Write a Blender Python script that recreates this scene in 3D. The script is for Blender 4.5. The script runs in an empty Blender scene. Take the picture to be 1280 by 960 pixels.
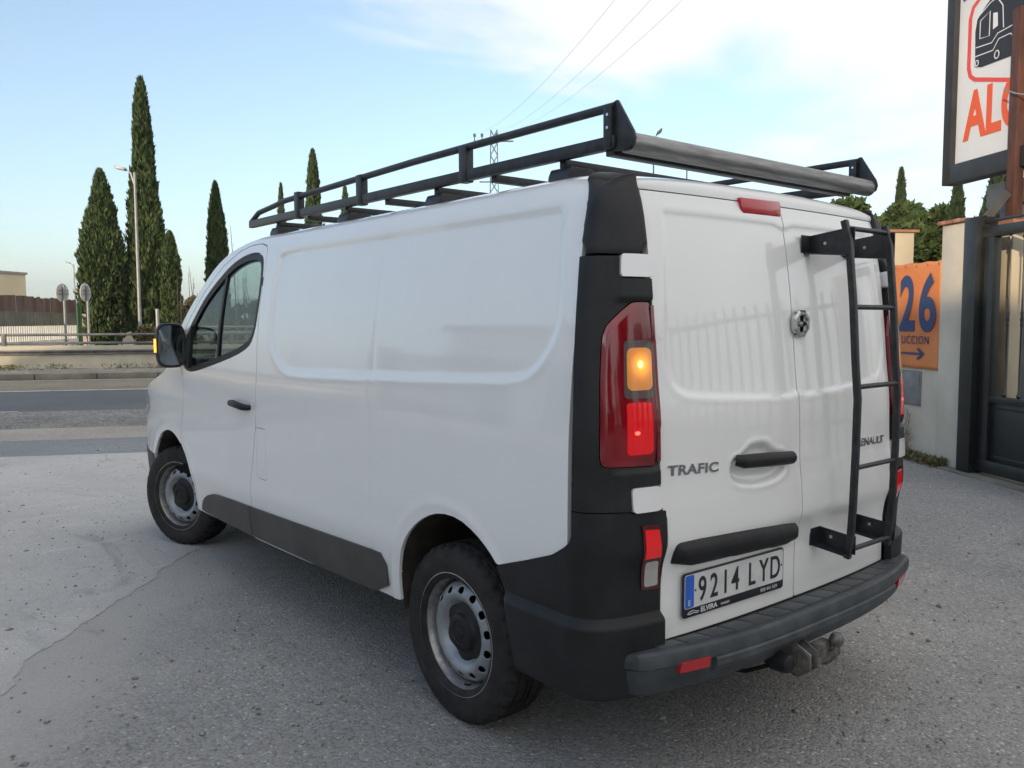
import bpy, bmesh, math, random
import numpy as np
from mathutils import Vector, Matrix
scene = bpy.context.scene
C = scene.collection
rng = np.random.default_rng(7)
R = math.radians

# ================================================================ camera, world, sun, exposure
CAMP = np.array([-1.5363, 2.6905, 1.5032]); YAW, PITCH, ROLL = -0.68829, 0.07567, -0.00362
FWD = np.array([math.cos(YAW), math.sin(YAW), 0.0]); RGT = np.array([math.sin(YAW), -math.cos(YAW), 0.0])
def FR(F, Rr, z=0.0):
    """world point F metres ahead of the photographer and Rr metres to the right"""
    q = CAMP+FWD*F+RGT*Rr
    return (float(q[0]), float(q[1]), float(z))
cd = bpy.data.cameras.new('camera'); cam = bpy.data.objects.new('camera', cd); C.objects.link(cam)
_f = Vector((math.cos(YAW)*math.cos(PITCH), math.sin(YAW)*math.cos(PITCH), -math.sin(PITCH)))
_r = Vector((math.sin(YAW), -math.cos(YAW), 0)); _u = _r.cross(_f)
_r2 = _r*math.cos(ROLL)+_u*math.sin(ROLL); _u2 = -_r*math.sin(ROLL)+_u*math.cos(ROLL)
cam.matrix_world = Matrix(((_r2.x, _u2.x, -_f.x, CAMP[0]), (_r2.y, _u2.y, -_f.y, CAMP[1]), (_r2.z, _u2.z, -_f.z, CAMP[2]), (0, 0, 0, 1)))
cd.sensor_width = 36.0; cd.lens = 36*1052.45/1280; cd.clip_start = 0.05; cd.clip_end = 30000
scene.camera = cam
SUN_AZ, SUN_EL = R(112), R(11)                 # azimuth of the sun, counter-clockwise from +X
world = bpy.data.worlds.new('World'); scene.world = world; world.use_nodes = True
nt = world.node_tree; nt.nodes.clear()
def N(tree, kind, **kw):
    n = tree.nodes.new(kind)
    for k, v in kw.items():
        if k.startswith('_'): setattr(n, k[1:], v)
        else: n.inputs[k.replace('__', ' ')].default_value = v
    return n
out = nt.nodes.new('ShaderNodeOutputWorld'); bg = nt.nodes.new('ShaderNodeBackground'); bg.inputs[1].default_value = SKY_STRENGTH = 0.15
sky = nt.nodes.new('ShaderNodeTexSky'); sky.sky_type = 'NISHITA'; sky.sun_disc = False
sky.sun_elevation = SUN_EL; sky.sun_rotation = math.pi/2-SUN_AZ; sky.altitude = 600; sky.air_density = 1.0; sky.dust_density = 0.9; sky.ozone_density = 1.6
tc = nt.nodes.new('ShaderNodeTexCoord')
sp = nt.nodes.new('ShaderNodeSeparateXYZ'); nt.links.new(tc.outputs['Generated'], sp.inputs[0])
def math_n(tree, op, a, b=None, c=None, clamp=False):
    m = tree.nodes.new('ShaderNodeMath'); m.operation = op; m.use_clamp = clamp
    for i, v in enumerate((a, b, c)):
        if v is None: continue
        if isinstance(v, (int, float)): m.inputs[i].default_value = v
        else: tree.links.new(v, m.inputs[i])
    return m.outputs[0]
zc = math_n(nt, 'ADD', math_n(nt, 'MAXIMUM', sp.outputs[2], 0.0), 0.16)
cx = math_n(nt, 'DIVIDE', sp.outputs[0], zc); cy = math_n(nt, 'DIVIDE', sp.outputs[1], zc)
cv = nt.nodes.new('ShaderNodeCombineXYZ'); nt.links.new(cx, cv.inputs[0]); nt.links.new(cy, cv.inputs[1])
cn = N(nt, 'ShaderNodeTexNoise', Scale=0.85, Detail=9.0, Roughness=0.56, Distortion=0.35); nt.links.new(cv.outputs[0], cn.inputs['Vector'])
# cloud cover grows from the clear sky on the left of the view to the bank on the right
dr = math_n(nt, 'ADD', math_n(nt, 'MULTIPLY', sp.outputs[0], float(RGT[0])), math_n(nt, 'MULTIPLY', sp.outputs[1], float(RGT[1])))
cover = math_n(nt, 'MULTIPLY_ADD', dr, 0.74, -0.535)
cover = math_n(nt, 'ADD', cover, math_n(nt, 'MULTIPLY', math_n(nt, 'MINIMUM', sp.outputs[2], 0.42), 2.1))
cl = math_n(nt, 'ADD', cn.outputs[0], cover)
cr = nt.nodes.new('ShaderNodeMapRange'); cr.inputs[1].default_value = 0.57; cr.inputs[2].default_value = 0.72; cr.interpolation_type = 'SMOOTHSTEP'
nt.links.new(cl, cr.inputs[0])
cm = math_n(nt, 'MULTIPLY_ADD', cr.outputs[0], 0.76, 0.09)
mix = nt.nodes.new('ShaderNodeMix'); mix.data_type = 'RGBA'
nt.links.new(cm, mix.inputs[0]); nt.links.new(sky.outputs[0], mix.inputs[6]); mix.inputs[7].default_value = (4.1, 3.95, 3.8, 1)
nt.links.new(mix.outputs[2], bg.inputs[0]); nt.links.new(bg.outputs[0], out.inputs[0])
sd = bpy.data.lights.new('sun', 'SUN'); sd.energy = 2.6; sd.angle = R(0.53); sd.color = (1.0, .80, .58)
sun = bpy.data.objects.new('sun', sd); C.objects.link(sun)
_d = Vector((math.cos(SUN_EL)*math.cos(SUN_AZ), math.cos(SUN_EL)*math.sin(SUN_AZ), math.sin(SUN_EL)))
sun.rotation_euler = _d.to_track_quat('Z', 'Y').to_euler()
scene.view_settings.view_transform = 'Standard'; scene.view_settings.look = 'None'
scene.view_settings.exposure = 1.0; scene.view_settings.gamma = 1.0

# ================================================================ helpers
def tag(o, label=None, cat=None, group=None, kind=None):
    if label: o['label'] = label
    if cat: o['category'] = cat
    if group: o['group'] = group
    if kind: o['kind'] = kind
    return o
def empty(name, loc=(0, 0, 0), rz=0.0):
    o = bpy.data.objects.new(name, None); o.empty_display_size = .2; C.objects.link(o)
    o.location = loc; o.rotation_euler = (0, 0, rz); return o
MATS = {}
def mat(name, col=(.5, .5, .5), rough=.5, metal=0.0, coat=0.0, coat_rough=.03, spec=.5, emit=None, es=0.0, trans=0.0, alpha=1.0):
    m = bpy.data.materials.new(name); m.use_nodes = True; b = m.node_tree.nodes['Principled BSDF']
    b.inputs['Base Color'].default_value = (*col, 1); b.inputs['Roughness'].default_value = rough; b.inputs['Metallic'].default_value = metal
    b.inputs['Coat Weight'].default_value = coat; b.inputs['Coat Roughness'].default_value = coat_rough
    b.inputs['Specular IOR Level'].default_value = spec; b.inputs['Transmission Weight'].default_value = trans; b.inputs['Alpha'].default_value = alpha
    if emit: b.inputs['Emission Color'].default_value = (*emit, 1); b.inputs['Emission Strength'].default_value = es
    MATS[name] = m; return m
def P(m): return m.node_tree.nodes['Principled BSDF']
def ramp(tree, fac, stops):
    r = tree.nodes.new('ShaderNodeValToRGB'); e = r.color_ramp.elements
    while len(e) < len(stops): e.new(0.5)
    for el, (p, c) in zip(e, stops): el.position = p; el.color = (*c, 1) if len(c) == 3 else c
    tree.links.new(fac, r.inputs[0]); return r.outputs[0]
def noise(tree, scale, detail=4, rough=.55, vec=None, dist=0.0, coord='Object', stretch=None):
    n = N(tree, 'ShaderNodeTexNoise', Scale=scale, Detail=detail, Roughness=rough, Distortion=dist)
    if vec is None:
        t = tree.nodes.new('ShaderNodeTexCoord'); vec = t.outputs[coord]
    if stretch:
        mp = tree.nodes.new('ShaderNodeMapping'); mp.inputs['Scale'].default_value = stretch; tree.links.new(vec, mp.inputs[0]); vec = mp.outputs[0]
    tree.links.new(vec, n.inputs['Vector']); return n.outputs[0]
def bump(m, h, strength=.3, dist=.01):
    t = m.node_tree; b = t.nodes.new('ShaderNodeBump'); b.inputs['Strength'].default_value = strength; b.inputs['Distance'].default_value = dist
    t.links.new(h, b.inputs['Height']); t.links.new(b.outputs[0], P(m).inputs['Normal']); return b
def mottled(name, c1, c2, scale=3.0, rough=.8, bs=.3, bscale=40, lo=.35, hi=.65, detail=6, metal=0.0, stretch=None, **kw):
    m = mat(name, c1, rough, metal, **kw); t = m.node_tree
    t.links.new(ramp(t, noise(t, scale, detail, .6, stretch=stretch), [(lo, c1), (hi, c2)]), P(m).inputs['Base Color'])
    if bs: bump(m, noise(t, bscale, 4, .6), bs, .004)
    return m
def mesh_obj(name, v, f, m=None, parent=None, smooth=False, mats=None, mi=None, sharp=None):
    me = bpy.data.meshes.new(name)
    if isinstance(v, np.ndarray) and isinstance(f, np.ndarray):
        nv, nf = len(v), len(f); k = f.shape[1]
        me.vertices.add(nv); me.vertices.foreach_set('co', v.astype(np.float32).ravel())
        me.loops.add(nf*k); me.loops.foreach_set('vertex_index', f.astype(np.int32).ravel())
        me.polygons.add(nf); me.polygons.foreach_set('loop_start', np.arange(0, nf*k, k, dtype=np.int32))
        me.update(calc_edges=True); me.validate()
    else:
        me.from_pydata([tuple(map(float, p)) for p in v], [], [tuple(map(int, q)) for q in f]); me.update()
    for mm in (mats or ([m] if m else [])): me.materials.append(mm)
    if mi is not None: me.polygons.foreach_set('material_index', np.array(mi, np.int32))
    if smooth:
        me.polygons.foreach_set('use_smooth', np.ones(len(me.polygons), bool))
        if sharp: me.set_sharp_from_angle(angle=R(sharp))
    o = bpy.data.objects.new(name, me); C.objects.link(o)
    if parent is not None: o.parent = parent
    return o
class MB:
    """collects simple shapes and links them as one mesh object"""
    def __init__(s): s.v = []; s.f = []; s.m = []; s.cur = 0
    def add(s, v, f):
        o = len(s.v); s.v += [tuple(p) for p in v]; s.f += [tuple(i+o for i in q) for q in f]; s.m += [s.cur]*len(f); return s
    def box(s, lo, hi, rot=None, pivot=None):
        x0, y0, z0 = lo; x1, y1, z1 = hi
        v = [(x0, y0, z0), (x1, y0, z0), (x1, y1, z0), (x0, y1, z0), (x0, y0, z1), (x1, y0, z1), (x1, y1, z1), (x0, y1, z1)]
        if rot is not None:
            pv = Vector(pivot or (0, 0, 0)); v = [tuple(rot @ (Vector(p)-pv)+pv) for p in v]
        return s.add(v, [(0, 3, 2, 1), (4, 5, 6, 7), (0, 1, 5, 4), (1, 2, 6, 5), (2, 3, 7, 6), (3, 0, 4, 7)])
    def obox(s, c, ax, ay, az, hx, hy, hz):
        c, ax, ay, az = map(np.array, (c, ax, ay, az)); v = [c+ax*hx*i+ay*hy*j+az*hz*k for k in (-1, 1) for j in (-1, 1) for i in (-1, 1)]
        return s.add(v, [(0, 2, 3, 1), (4, 5, 7, 6), (0, 1, 5, 4), (1, 3, 7, 5), (3, 2, 6, 7), (2, 0, 4, 6)])
    def prism(s, poly, d0, d1, axis='y'):
        n = len(poly)
        def mk(p, d): return {'y': (p[0], d, p[1]), 'x': (d, p[0], p[1]), 'z': (p[0], p[1], d)}[axis]
        v = [mk(p, d0) for p in poly]+[mk(p, d1) for p in poly]
        return s.add(v, [tuple(range(n))[::-1], tuple(range(n, 2*n))]+[(i, (i+1) % n, n+(i+1) % n, n+i) for i in range(n)])
    def tube(s, pts, r, n=10, caps=True, square=False, up=(0, 0, 1), ry=None):
        pts = [Vector(p) for p in pts]; k = len(pts); rr = r if hasattr(r, '__len__') else [r]*k; prev = None; V = []
        for i, p in enumerate(pts):
            d = (pts[min(i+1, k-1)]-pts[max(i-1, 0)]).normalized()
            u_ = Vector(up)
            if abs(d.dot(u_)) > .95: u_ = Vector((0, 1, 0)) if abs(d.y) < .9 else Vector((1, 0, 0))
            a = d.cross(u_).normalized(); b = a.cross(d).normalized()
            if prev is not None:
                a = (prev-d*prev.dot(d)).normalized(); b = a.cross(d).normalized()
            prev = a
            for j in range(n):
                an = 2*math.pi*(j+.5)/n; sc = (1/math.cos(math.pi/4)) if square else 1
                V.append(p+(a*math.cos(an)*sc+b*math.sin(an)*sc*((ry/max(rr)) if ry else 1))*rr[i])
        F = [(i*n+j, i*n+(j+1) % n, (i+1)*n+(j+1) % n, (i+1)*n+j) for i in range(k-1) for j in range(n)]
        if caps: F += [tuple(range(n))[::-1], tuple((k-1)*n+j for j in range(n))]
        return s.add(V, F)
    def bar(s, pts, w, up=(0, 0, 1), ry=None): return s.tube(pts, w/2, 4, True, True, up, ry)
    def lathe(s, prof, n=48, axis='y', c=(0, 0, 0), close=False):
        V = []
        for (r, h) in prof:
            for j in range(n):
                a = 2*math.pi*j/n; x, y = r*math.cos(a), r*math.sin(a)
                V.append({'y': (c[0]+x, c[1]+h, c[2]+y), 'z': (c[0]+x, c[1]+y, c[2]+h), 'x': (c[0]+h, c[1]+x, c[2]+y)}[axis])
        k = len(prof); F = [(i*n+j, i*n+(j+1) % n, (i+1)*n+(j+1) % n, (i+1)*n+j) for i in range(k-1) for j in range(n)]
        return s.add(V, F)
    def build(s, name, m=None, parent=None, smooth=False, bevel=0, segs=2, mats=None, sharp=40, recalc=True):
        me = bpy.data.meshes.new(name); me.from_pydata([tuple(map(float, p)) for p in s.v], [], s.f)
        for mm in (mats or [m]): me.materials.append(mm)
        if mats: me.polygons.foreach_set('material_index', s.m)
        if recalc or bevel:
            b = bmesh.new(); b.from_mesh(me)
            if recalc: bmesh.ops.recalc_face_normals(b, faces=b.faces)
            if bevel:
                ed = [e for e in b.edges if len(e.link_faces) == 2 and e.calc_face_angle(0) > R(35)]
                bmesh.ops.bevel(b, geom=ed, offset=bevel, segments=segs, profile=.5, affect='EDGES', clamp_overlap=True)
            b.to_mesh(me); b.free()
        if smooth or bevel:
            me.polygons.foreach_set('use_smooth', np.ones(len(me.polygons), bool)); me.set_sharp_from_angle(angle=R(sharp))
        o = bpy.data.objects.new(name, me); C.objects.link(o)
        if parent is not None: o.parent = parent
        return o
def copy_tree(o, parent=None):
    c = o.copy(); C.objects.link(c); c.parent = parent
    for ch in list(o.children): copy_tree(ch, c)
    return c
def text_obj(name, body, size, m, parent, M, sx=1.0, ext=.001, align='LEFT', bold=0.0, shear=0.0, space=1.0):
    cu = bpy.data.curves.new('t', 'FONT'); cu.body = body; cu.size = size; cu.extrude = ext; cu.offset = bold; cu.align_x = align; cu.shear = shear; cu.space_character = space
    o = bpy.data.objects.new('t', cu); C.objects.link(o)
    dg = bpy.context.evaluated_depsgraph_get(); me = bpy.data.meshes.new_from_object(o.evaluated_get(dg))
    me.transform(M @ Matrix.Diagonal((sx, 1, 1, 1)))
    bpy.data.objects.remove(o); bpy.data.curves.remove(cu)
    me.materials.clear(); me.materials.append(m); r = bpy.data.objects.new(name, me); C.objects.link(r); r.parent = parent; me.name = name
    return r
def frame(o, x, y):
    x = Vector(x).normalized(); y = Vector(y); z = x.cross(y).normalized(); y = z.cross(x)
    return Matrix(((x.x, y.x, z.x, o[0]), (x.y, y.y, z.y, o[1]), (x.z, y.z, z.z, o[2]), (0, 0, 0, 1)))
def smoothstep(x, a, b):
    t = np.clip((x-a)/(b-a), 0, 1); return t*t*(3-2*t)
def chaikin(p, it=2, closed=True):
    p = np.array(p, float)
    for _ in range(it):
        q = np.roll(p, -1, 0); p = np.stack([.75*p+.25*q, .25*p+.75*q], 1).reshape(-1, 2)
    return p
def rrect(x0, y0, x1, y1, r=.01, k=5):
    out = []
    for cx_, cy_, a0 in ((x1-r, y1-r, 0), (x0+r, y1-r, 90), (x0+r, y0+r, 180), (x1-r, y0+r, 270)):
        for i in range(k+1):
            a = R(a0+90*i/k); out.append((cx_+r*math.cos(a), cy_+r*math.sin(a)))
    return np.array(out)
def psdf(poly):
    p = np.array(poly, float); q = np.roll(p, -1, 0)
    def f(s, t):
        s = np.asarray(s, float); t = np.asarray(t, float); sh = s.shape; s = s.ravel(); t = t.ravel()
        best = np.full(s.shape, 1e9); ins = np.zeros(s.shape, bool)
        for (ax, ay), (bx, by) in zip(p, q):
            ex, ey = bx-ax, by-ay; L2 = ex*ex+ey*ey+1e-18
            h = np.clip(((s-ax)*ex+(t-ay)*ey)/L2, 0, 1); dx = s-ax-ex*h; dy = t-ay-ey*h
            best = np.minimum(best, dx*dx+dy*dy)
            if ay != by:
                c = ((ay > t) != (by > t)) & (s < (bx-ax)*(t-ay)/(by-ay)+ax); ins ^= c
        d = np.sqrt(best); return np.where(ins, -d, d).reshape(sh)
    return f

# ---------------------------------------------------------------- the van's outer skin as one parametric surface
def spline(xs, ys):
    xs = np.array(xs, float); ys = np.array(ys, float); n = len(xs); h = np.diff(xs); dl = np.diff(ys)/h
    m = np.zeros(n); m[0] = dl[0]; m[-1] = dl[-1]
    for i in range(1, n-1):                      # monotone (pchip) slopes
        if dl[i-1]*dl[i] > 0:
            w1 = 2*h[i]+h[i-1]; w2 = h[i]+2*h[i-1]
            m[i] = (w1+w2)/(w1/dl[i-1]+w2/dl[i])
    def f(x):
        x = np.clip(np.asarray(x, float), xs[0], xs[-1]); i = np.clip(np.searchsorted(xs, x)-1, 0, n-2)
        t = (x-xs[i])/h[i]; t2 = t*t; t3 = t2*t
        return (2*t3-3*t2+1)*ys[i]+(t3-2*t2+t)*h[i]*m[i]+(-2*t3+3*t2)*ys[i+1]+(t3-t2)*h[i]*m[i+1]
    return f
TT = [.20, .35, .5, .8, 1.1, 1.3, 1.5, 1.7, 1.8, 1.85, 1.90, 1.94, 1.98, 2.04, 2.14, 2.4, 2.76]
TY = [.915, .935, .95, .965, .962, .95, .928, .893, .870, .854, .832, .807, .775, .720, .620, .34, 0.0]
TZ = [.20, .35, .5, .8, 1.1, 1.3, 1.5, 1.7, 1.8, 1.85, 1.902, 1.936, 1.960, 1.977, 1.989, 2.002, 2.006]
SY = spline(TT, TY); SZ = spline(TT, TZ)
XR = spline([.40, .50, .60, .68, .74, .82, .90, 1.0, 1.18, 1.32, 1.56, 1.81, 1.95],
            [.130, .128, .128, .127, .120, .100, .104, .114, .120, .135, .158, .195, .235])
def RX(y, z): return XR(z)+.035*(np.abs(y)/.75)**2.5
XA, YB, LC = .30, .70, .34
def taper(x): return 1-.10*np.clip(x-3.9, 0, 2)**3/.955
def U0(s, t):
    s, t = np.broadcast_arrays(np.asarray(s, float), np.asarray(t, float))
    x = XA-s; y = SY(t)*taper(x); z = SZ(t)-np.clip((.54-x)/.24, 0, 2)**2*.036*np.clip((t-1.86)/.1, 0, 1)
    side = np.stack([x, y, z], -1)
    yA = SY(t); zA = SZ(t)-np.clip((.54-XA)/.24, 0, 2)**2*.036*np.clip((t-1.86)/.1, 0, 1); xb = RX(YB, zA)
    a = np.clip(s/LC, 0, 1); dy = np.maximum(yA-YB, 0.01); k = .68
    p0x, p0y, p1x, p1y = XA, yA, XA-k*(XA-xb)*.95, yA
    p2x, p2y, p3x, p3y = xb+.117*k*dy, YB+k*dy, xb, YB
    b0, b1, b2, b3 = (1-a)**3, 3*a*(1-a)**2, 3*a*a*(1-a), a**3
    corner = np.stack([b0*p0x+b1*p1x+b2*p2x+b3*p3x, b0*p0y+b1*p1y+b2*p2y+b3*p3y, zA], -1)
    yr = YB-(s-LC); zr = zA
    rear = np.stack([RX(yr, zr), yr, zr], -1)
    return np.where((s < 0)[..., None], side, np.where((s < LC)[..., None], corner, rear))
def UN(s, t, e=2e-3):
    du = U0(s+e, t)-U0(s-e, t); dv = U0(s, t+e)-U0(s, t-e)
    n = np.cross(du, dv); n /= np.linalg.norm(n, axis=-1, keepdims=True)+1e-12
    return -n if False else n
def U(s, t, off=0.0):
    p = U0(s, t)
    return p+UN(s, t)*(np.asarray(off)[..., None] if np.ndim(off) else off)

def skin(name, rect, step, keep, m, parent, off=0.0, gap=0.0, lip=.012, mirror=False, fn=None, both=False, back=False):
    """a piece of a parametric surface: grid cells inside keep(s,t)<0, border pulled exactly onto the outline, edge folded inward by lip"""
    fn = fn or U; s0, s1, t0, t1 = rect
    ns = max(2, int(round((s1-s0)/step))+1); ntt = max(2, int(round((t1-t0)/step))+1)
    S, T = np.meshgrid(np.linspace(s0, s1, ns), np.linspace(t0, t1, ntt), indexing='ij')
    K = (lambda a, b: keep(a, b)+gap)
    cs = (S[:-1, :-1]+S[1:, 1:])/2; ct = (T[:-1, :-1]+T[1:, 1:])/2
    kc = K(cs, ct) < 0
    used = np.zeros(S.shape, bool); full = np.ones(S.shape, bool); pad = np.zeros((ns+1, ntt+1), bool); pad[1:-1, 1:-1] = kc
    q = [pad[:-1, :-1], pad[1:, :-1], pad[:-1, 1:], pad[1:, 1:]]; anyk = q[0] | q[1] | q[2] | q[3]
    inner = np.pad(np.ones((ns-1, ntt-1), bool), 1); oc = [inner[:-1, :-1], inner[1:, :-1], inner[:-1, 1:], inner[1:, 1:]]
    bord = np.zeros(S.shape, bool)
    for a, b in zip(q, oc): bord |= (b & ~a)
    bord &= anyk
    i, j = np.nonzero(bord); s = S[i, j].copy(); t = T[i, j].copy(); e = step*.05
    for _ in range(4):
        d = K(s, t); gs = (K(s+e, t)-K(s-e, t))/(2*e); gt = (K(s, t+e)-K(s, t-e))/(2*e); g2 = np.maximum(gs*gs+gt*gt, .25)
        ds = np.clip(-d*gs/g2, -step, step); dt = np.clip(-d*gt/g2, -step, step); s += ds; t += dt
    s = np.clip(s, s0, s1); t = np.clip(t, t0, t1); S[i, j] = s; T[i, j] = t
    idx = -np.ones(S.shape, int); idx[anyk] = np.arange(anyk.sum())
    ss, tt = S[anyk], T[anyk]; o_ = off(ss, tt) if callable(off) else off
    V = fn(ss, tt, o_)
    ii, jj = np.nonzero(kc)
    F = np.stack([idx[ii, jj], idx[ii+1, jj], idx[ii+1, jj+1], idx[ii, jj+1]], 1)
    nv = len(V)
    if lip:
        e1 = np.concatenate([F[:, [0, 1]], F[:, [1, 2]], F[:, [2, 3]], F[:, [3, 0]]]); key = np.sort(e1, 1); kk = key[:, 0]*nv+key[:, 1]
        u, inv, cnt = np.unique(kk, return_inverse=True, return_counts=True); be = e1[cnt[inv] == 1]
        bv = np.unique(be); mp = -np.ones(nv, int); mp[bv] = nv+np.arange(len(bv))
        o2 = (o_[bv] if np.ndim(o_) else o_)-lip
        V = np.concatenate([V, fn(ss[bv], tt[bv], o2)])
        F = np.concatenate([F, np.stack([be[:, 1], be[:, 0], mp[be[:, 0]], mp[be[:, 1]]], 1)])
    if mirror:
        V = V*np.array([1, -1, 1]); F = F[:, ::-1]
    if both:
        V2 = V*np.array([1, -1, 1]); F = np.concatenate([F, F[:, ::-1]+len(V)]); V = np.concatenate([V, V2])
    return mesh_obj(name, V, F, m, parent, smooth=True, sharp=38)

# ================================================================ materials
paint = mat('white_paint', (.78, .79, .80), .32, coat=1.0, coat_rough=.045); P(paint).inputs['Coat IOR'].default_value = 1.65
t_ = paint.node_tree
dirt = ramp(t_, noise(t_, 2.2, 8, .65, stretch=(1, 1, .45)), [(.35, (.87, .865, .85)), (.75, (.84, .83, .81))])
tc_ = t_.nodes.new('ShaderNodeTexCoord'); sz_ = t_.nodes.new('ShaderNodeSeparateXYZ'); t_.links.new(tc_.outputs['Object'], sz_.inputs[0])
grime = math_n(t_, 'MULTIPLY', math_n(t_, 'SUBTRACT', .62, sz_.outputs[2], clamp=True), noise(t_, 9, 6, .7), clamp=True)
mx = t_.nodes.new('ShaderNodeMix'); mx.data_type = 'RGBA'; t_.links.new(grime, mx.inputs[0]); t_.links.new(dirt, mx.inputs[6]); mx.inputs[7].default_value = (.28, .25, .21, 1)
t_.links.new(mx.outputs[2], P(paint).inputs['Base Color'])
bn = t_.nodes.new('ShaderNodeBump'); bn.inputs['Strength'].default_value = .35; bn.inputs['Distance'].default_value = .0016
t_.links.new(noise(t_, 3.0, 2, .4), bn.inputs['Height']); t_.links.new(bn.outputs[0], P(paint).inputs['Coat Normal'])
plastic = mottled('black_plastic', (.009, .0095, .0105), (.018, .0185, .020), 7, .46, .25, 900, spec=.36, detail=9)
plastic_grey = mottled('grey_plastic', (.075, .08, .085), (.095, .10, .105), 6, .5, .2, 600, spec=.5)
trimgrey = mottled('sill_plastic', (.045, .045, .043), (.075, .072, .066), 5, .5, .2, 500, spec=.45)
stepmat = mottled('step_plastic', (.035, .042, .048), (.075, .085, .092), 11, .52, .3, 300, spec=.5, detail=9)
gloss = mat('gloss_black', (.012, .012, .013), .14, coat=.7)
dark = mat('dark_void', (.008, .008, .008), .9, spec=.1)
rub = mottled('rubber', (.016, .016, .016), (.036, .034, .032), 14, .72, .3, 250, spec=.3)
steel = mottled('painted_steel', (.26, .28, .30), (.36, .38, .40), 18, .38, .1, 120, metal=.35, detail=9)
lipsteel = mottled('rim_lip_steel', (.24, .235, .23), (.42, .41, .40), 30, .34, .1, 120, metal=.6, detail=9)
rackm = mottled('rack_black', (.010, .012, .015), (.028, .030, .034), 25, .40, .15, 300, spec=.5)
alu = mottled('roller_aluminium', (.20, .20, .20), (.34, .34, .33), 14, .42, .2, 200, metal=.75, stretch=(6, .5, 6), detail=9)
chrome = mat('chrome', (.55, .55, .56), .16, metal=1.0)
rust_steel = mottled('hitch_steel', (.10, .085, .07), (.26, .25, .24), 30, .5, .3, 200, metal=.6, detail=8)
lens_red = mat('lens_red', (.16, .004, .008), .08, coat=1.0, spec=.7)
lens_dark = mottled('lens_dark_red', (.10, .002, .006), (.26, .004, .012), 5, .10, 0, coat=1.0, stretch=(1, 1, .4))
lens_deep = mat('lens_deep_red', (.07, .002, .005), .1, coat=1.0)
lens_bright = mat('lens_bright_red', (.62, .004, .008), .12, coat=1.0, emit=(1, .01, .015), es=.10)
bulb_red = mat('bulb_glow_red', (.9, .1, .08), .3, emit=(1, .16, .10), es=.8)
lens_clear = mat('lens_clear', (.42, .40, .38), .12, coat=1.0)
refl_red = mat('reflector_red', (.50, .012, .02), .2, coat=1.0)
lens_amber = mat('lens_amber_lit', (.75, .27, .07), .2, coat=1.0)
ta = lens_amber.node_tree
bulb_amber = mat('bulb_amber_lit', (1, .6, .2), .4, emit=(1.0, .45, .07), es=5.0)
mirror_m = mat('mirror_glass', (.32, .36, .39), .04, metal=1.0)
seat_m = mat('seat_cloth', (.03, .032, .036), .85)
plate_w = mottled('plate_white', (.58, .58, .57), (.70, .70, .69), 12, .35, 0, coat=.2)
ink = mat('plate_black', (.02, .02, .025), .4); blue = mat('euro_blue', (.02, .12, .55), .35, coat=.3); whitem = mat('white_print', (.7, .7, .7), .5)
glass = bpy.data.materials.new('window_glass'); glass.use_nodes = True; tg = glass.node_tree; tg.nodes.clear()
og = tg.nodes.new('ShaderNodeOutputMaterial'); gl = N(tg, 'ShaderNodeBsdfGlossy', Roughness=.0); tr = N(tg, 'ShaderNodeBsdfTransparent', Color=(.62, .70, .67, 1))
lw = N(tg, 'ShaderNodeLayerWeight', Blend=.5); _p5 = math_n(tg, 'MULTIPLY_ADD', math_n(tg, 'POWER', lw.outputs['Facing'], 5.0), .94, .05); ms = tg.nodes.new('ShaderNodeMixShader'); tg.links.new(_p5, ms.inputs[0]); tg.links.new(tr.outputs[0], ms.inputs[1]); tg.links.new(gl.outputs[0], ms.inputs[2]); tg.links.new(ms.outputs[0], og.inputs[0])

# ================================================================ the van
van = empty('panel_van')
tag(van, 'white panel van with black corner trim, roof rack and rear ladder, parked on the asphalt', 'van')
X2 = lambda pts: [(XA-x, z) for x, z in pts]
arch_r = X2([(1.300, .10), (1.299, .424), (1.289, .53), (1.25, .63), (1.179, .708), (1.078, .771), (.977, .802), (.867, .802), (.766, .768), (.686, .722), (.636, .675), (.595, .60), (.565, .50), (.545, .38), (.535, .10)])
arch_f = X2([(4.58, .10), (4.52, .45), (4.43, .615), (4.36, .684), (4.243, .767), (4.105, .803), (3.99, .799), (3.879, .758), (3.788, .692), (3.718, .613), (3.665, .517), (3.648, .40), (3.645, .10)])
arch_r = chaikin(arch_r, 1); arch_f = chaikin(arch_f, 1)
seam_r = [(2.785, .30), (2.755, .52), (2.745, .66), (2.70, .78), (2.655, .96), (2.648, 1.26), (2.662, 1.40), (2.676, 1.60), (2.690, 1.78), (2.715, 1.865), (2.76, 1.900), (2.85, 1.918), (2.98, 1.916), (3.12, 1.888), (3.30, 1.818), (3.52, 1.68), (3.70, 1.535), (3.84, 1.395), (3.87, 1.30), (3.85, 1.24), (3.80, 1.205), (3.775, 1.10), (3.772, 1.0), (3.80, .92), (3.83, .80), (3.83, .60), (3.80, .30)]
door_p = X2(seam_r)
win_p = chaikin(X2([(3.700, 1.188), (3.80, 1.25), (3.80, 1.37), (3.636, 1.526), (3.476, 1.660), (3.239, 1.790), (3.102, 1.845), (2.93, 1.872), (2.78, 1.860), (2.712, 1.80), (2.685, 1.635), (2.700, 1.430), (2.80, 1.345), (3.362, 1.238)]), 2)
black_p = [(-.02, 2.10), (-.02, 1.95), (-.014, 1.696), (.006, 1.503), (.022, 1.30), (.030, 1.121), (.028, .927), (.026, .86), (.018, .835), (-.01, .812), (-.069, .775), (-.20, .728), (-.345, .680), (-.345, .10), (1.2, .10), (1.2, 2.10)]
flap_p = rrect(XA-2.648, .692, XA-2.535, .955, .012)
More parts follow.
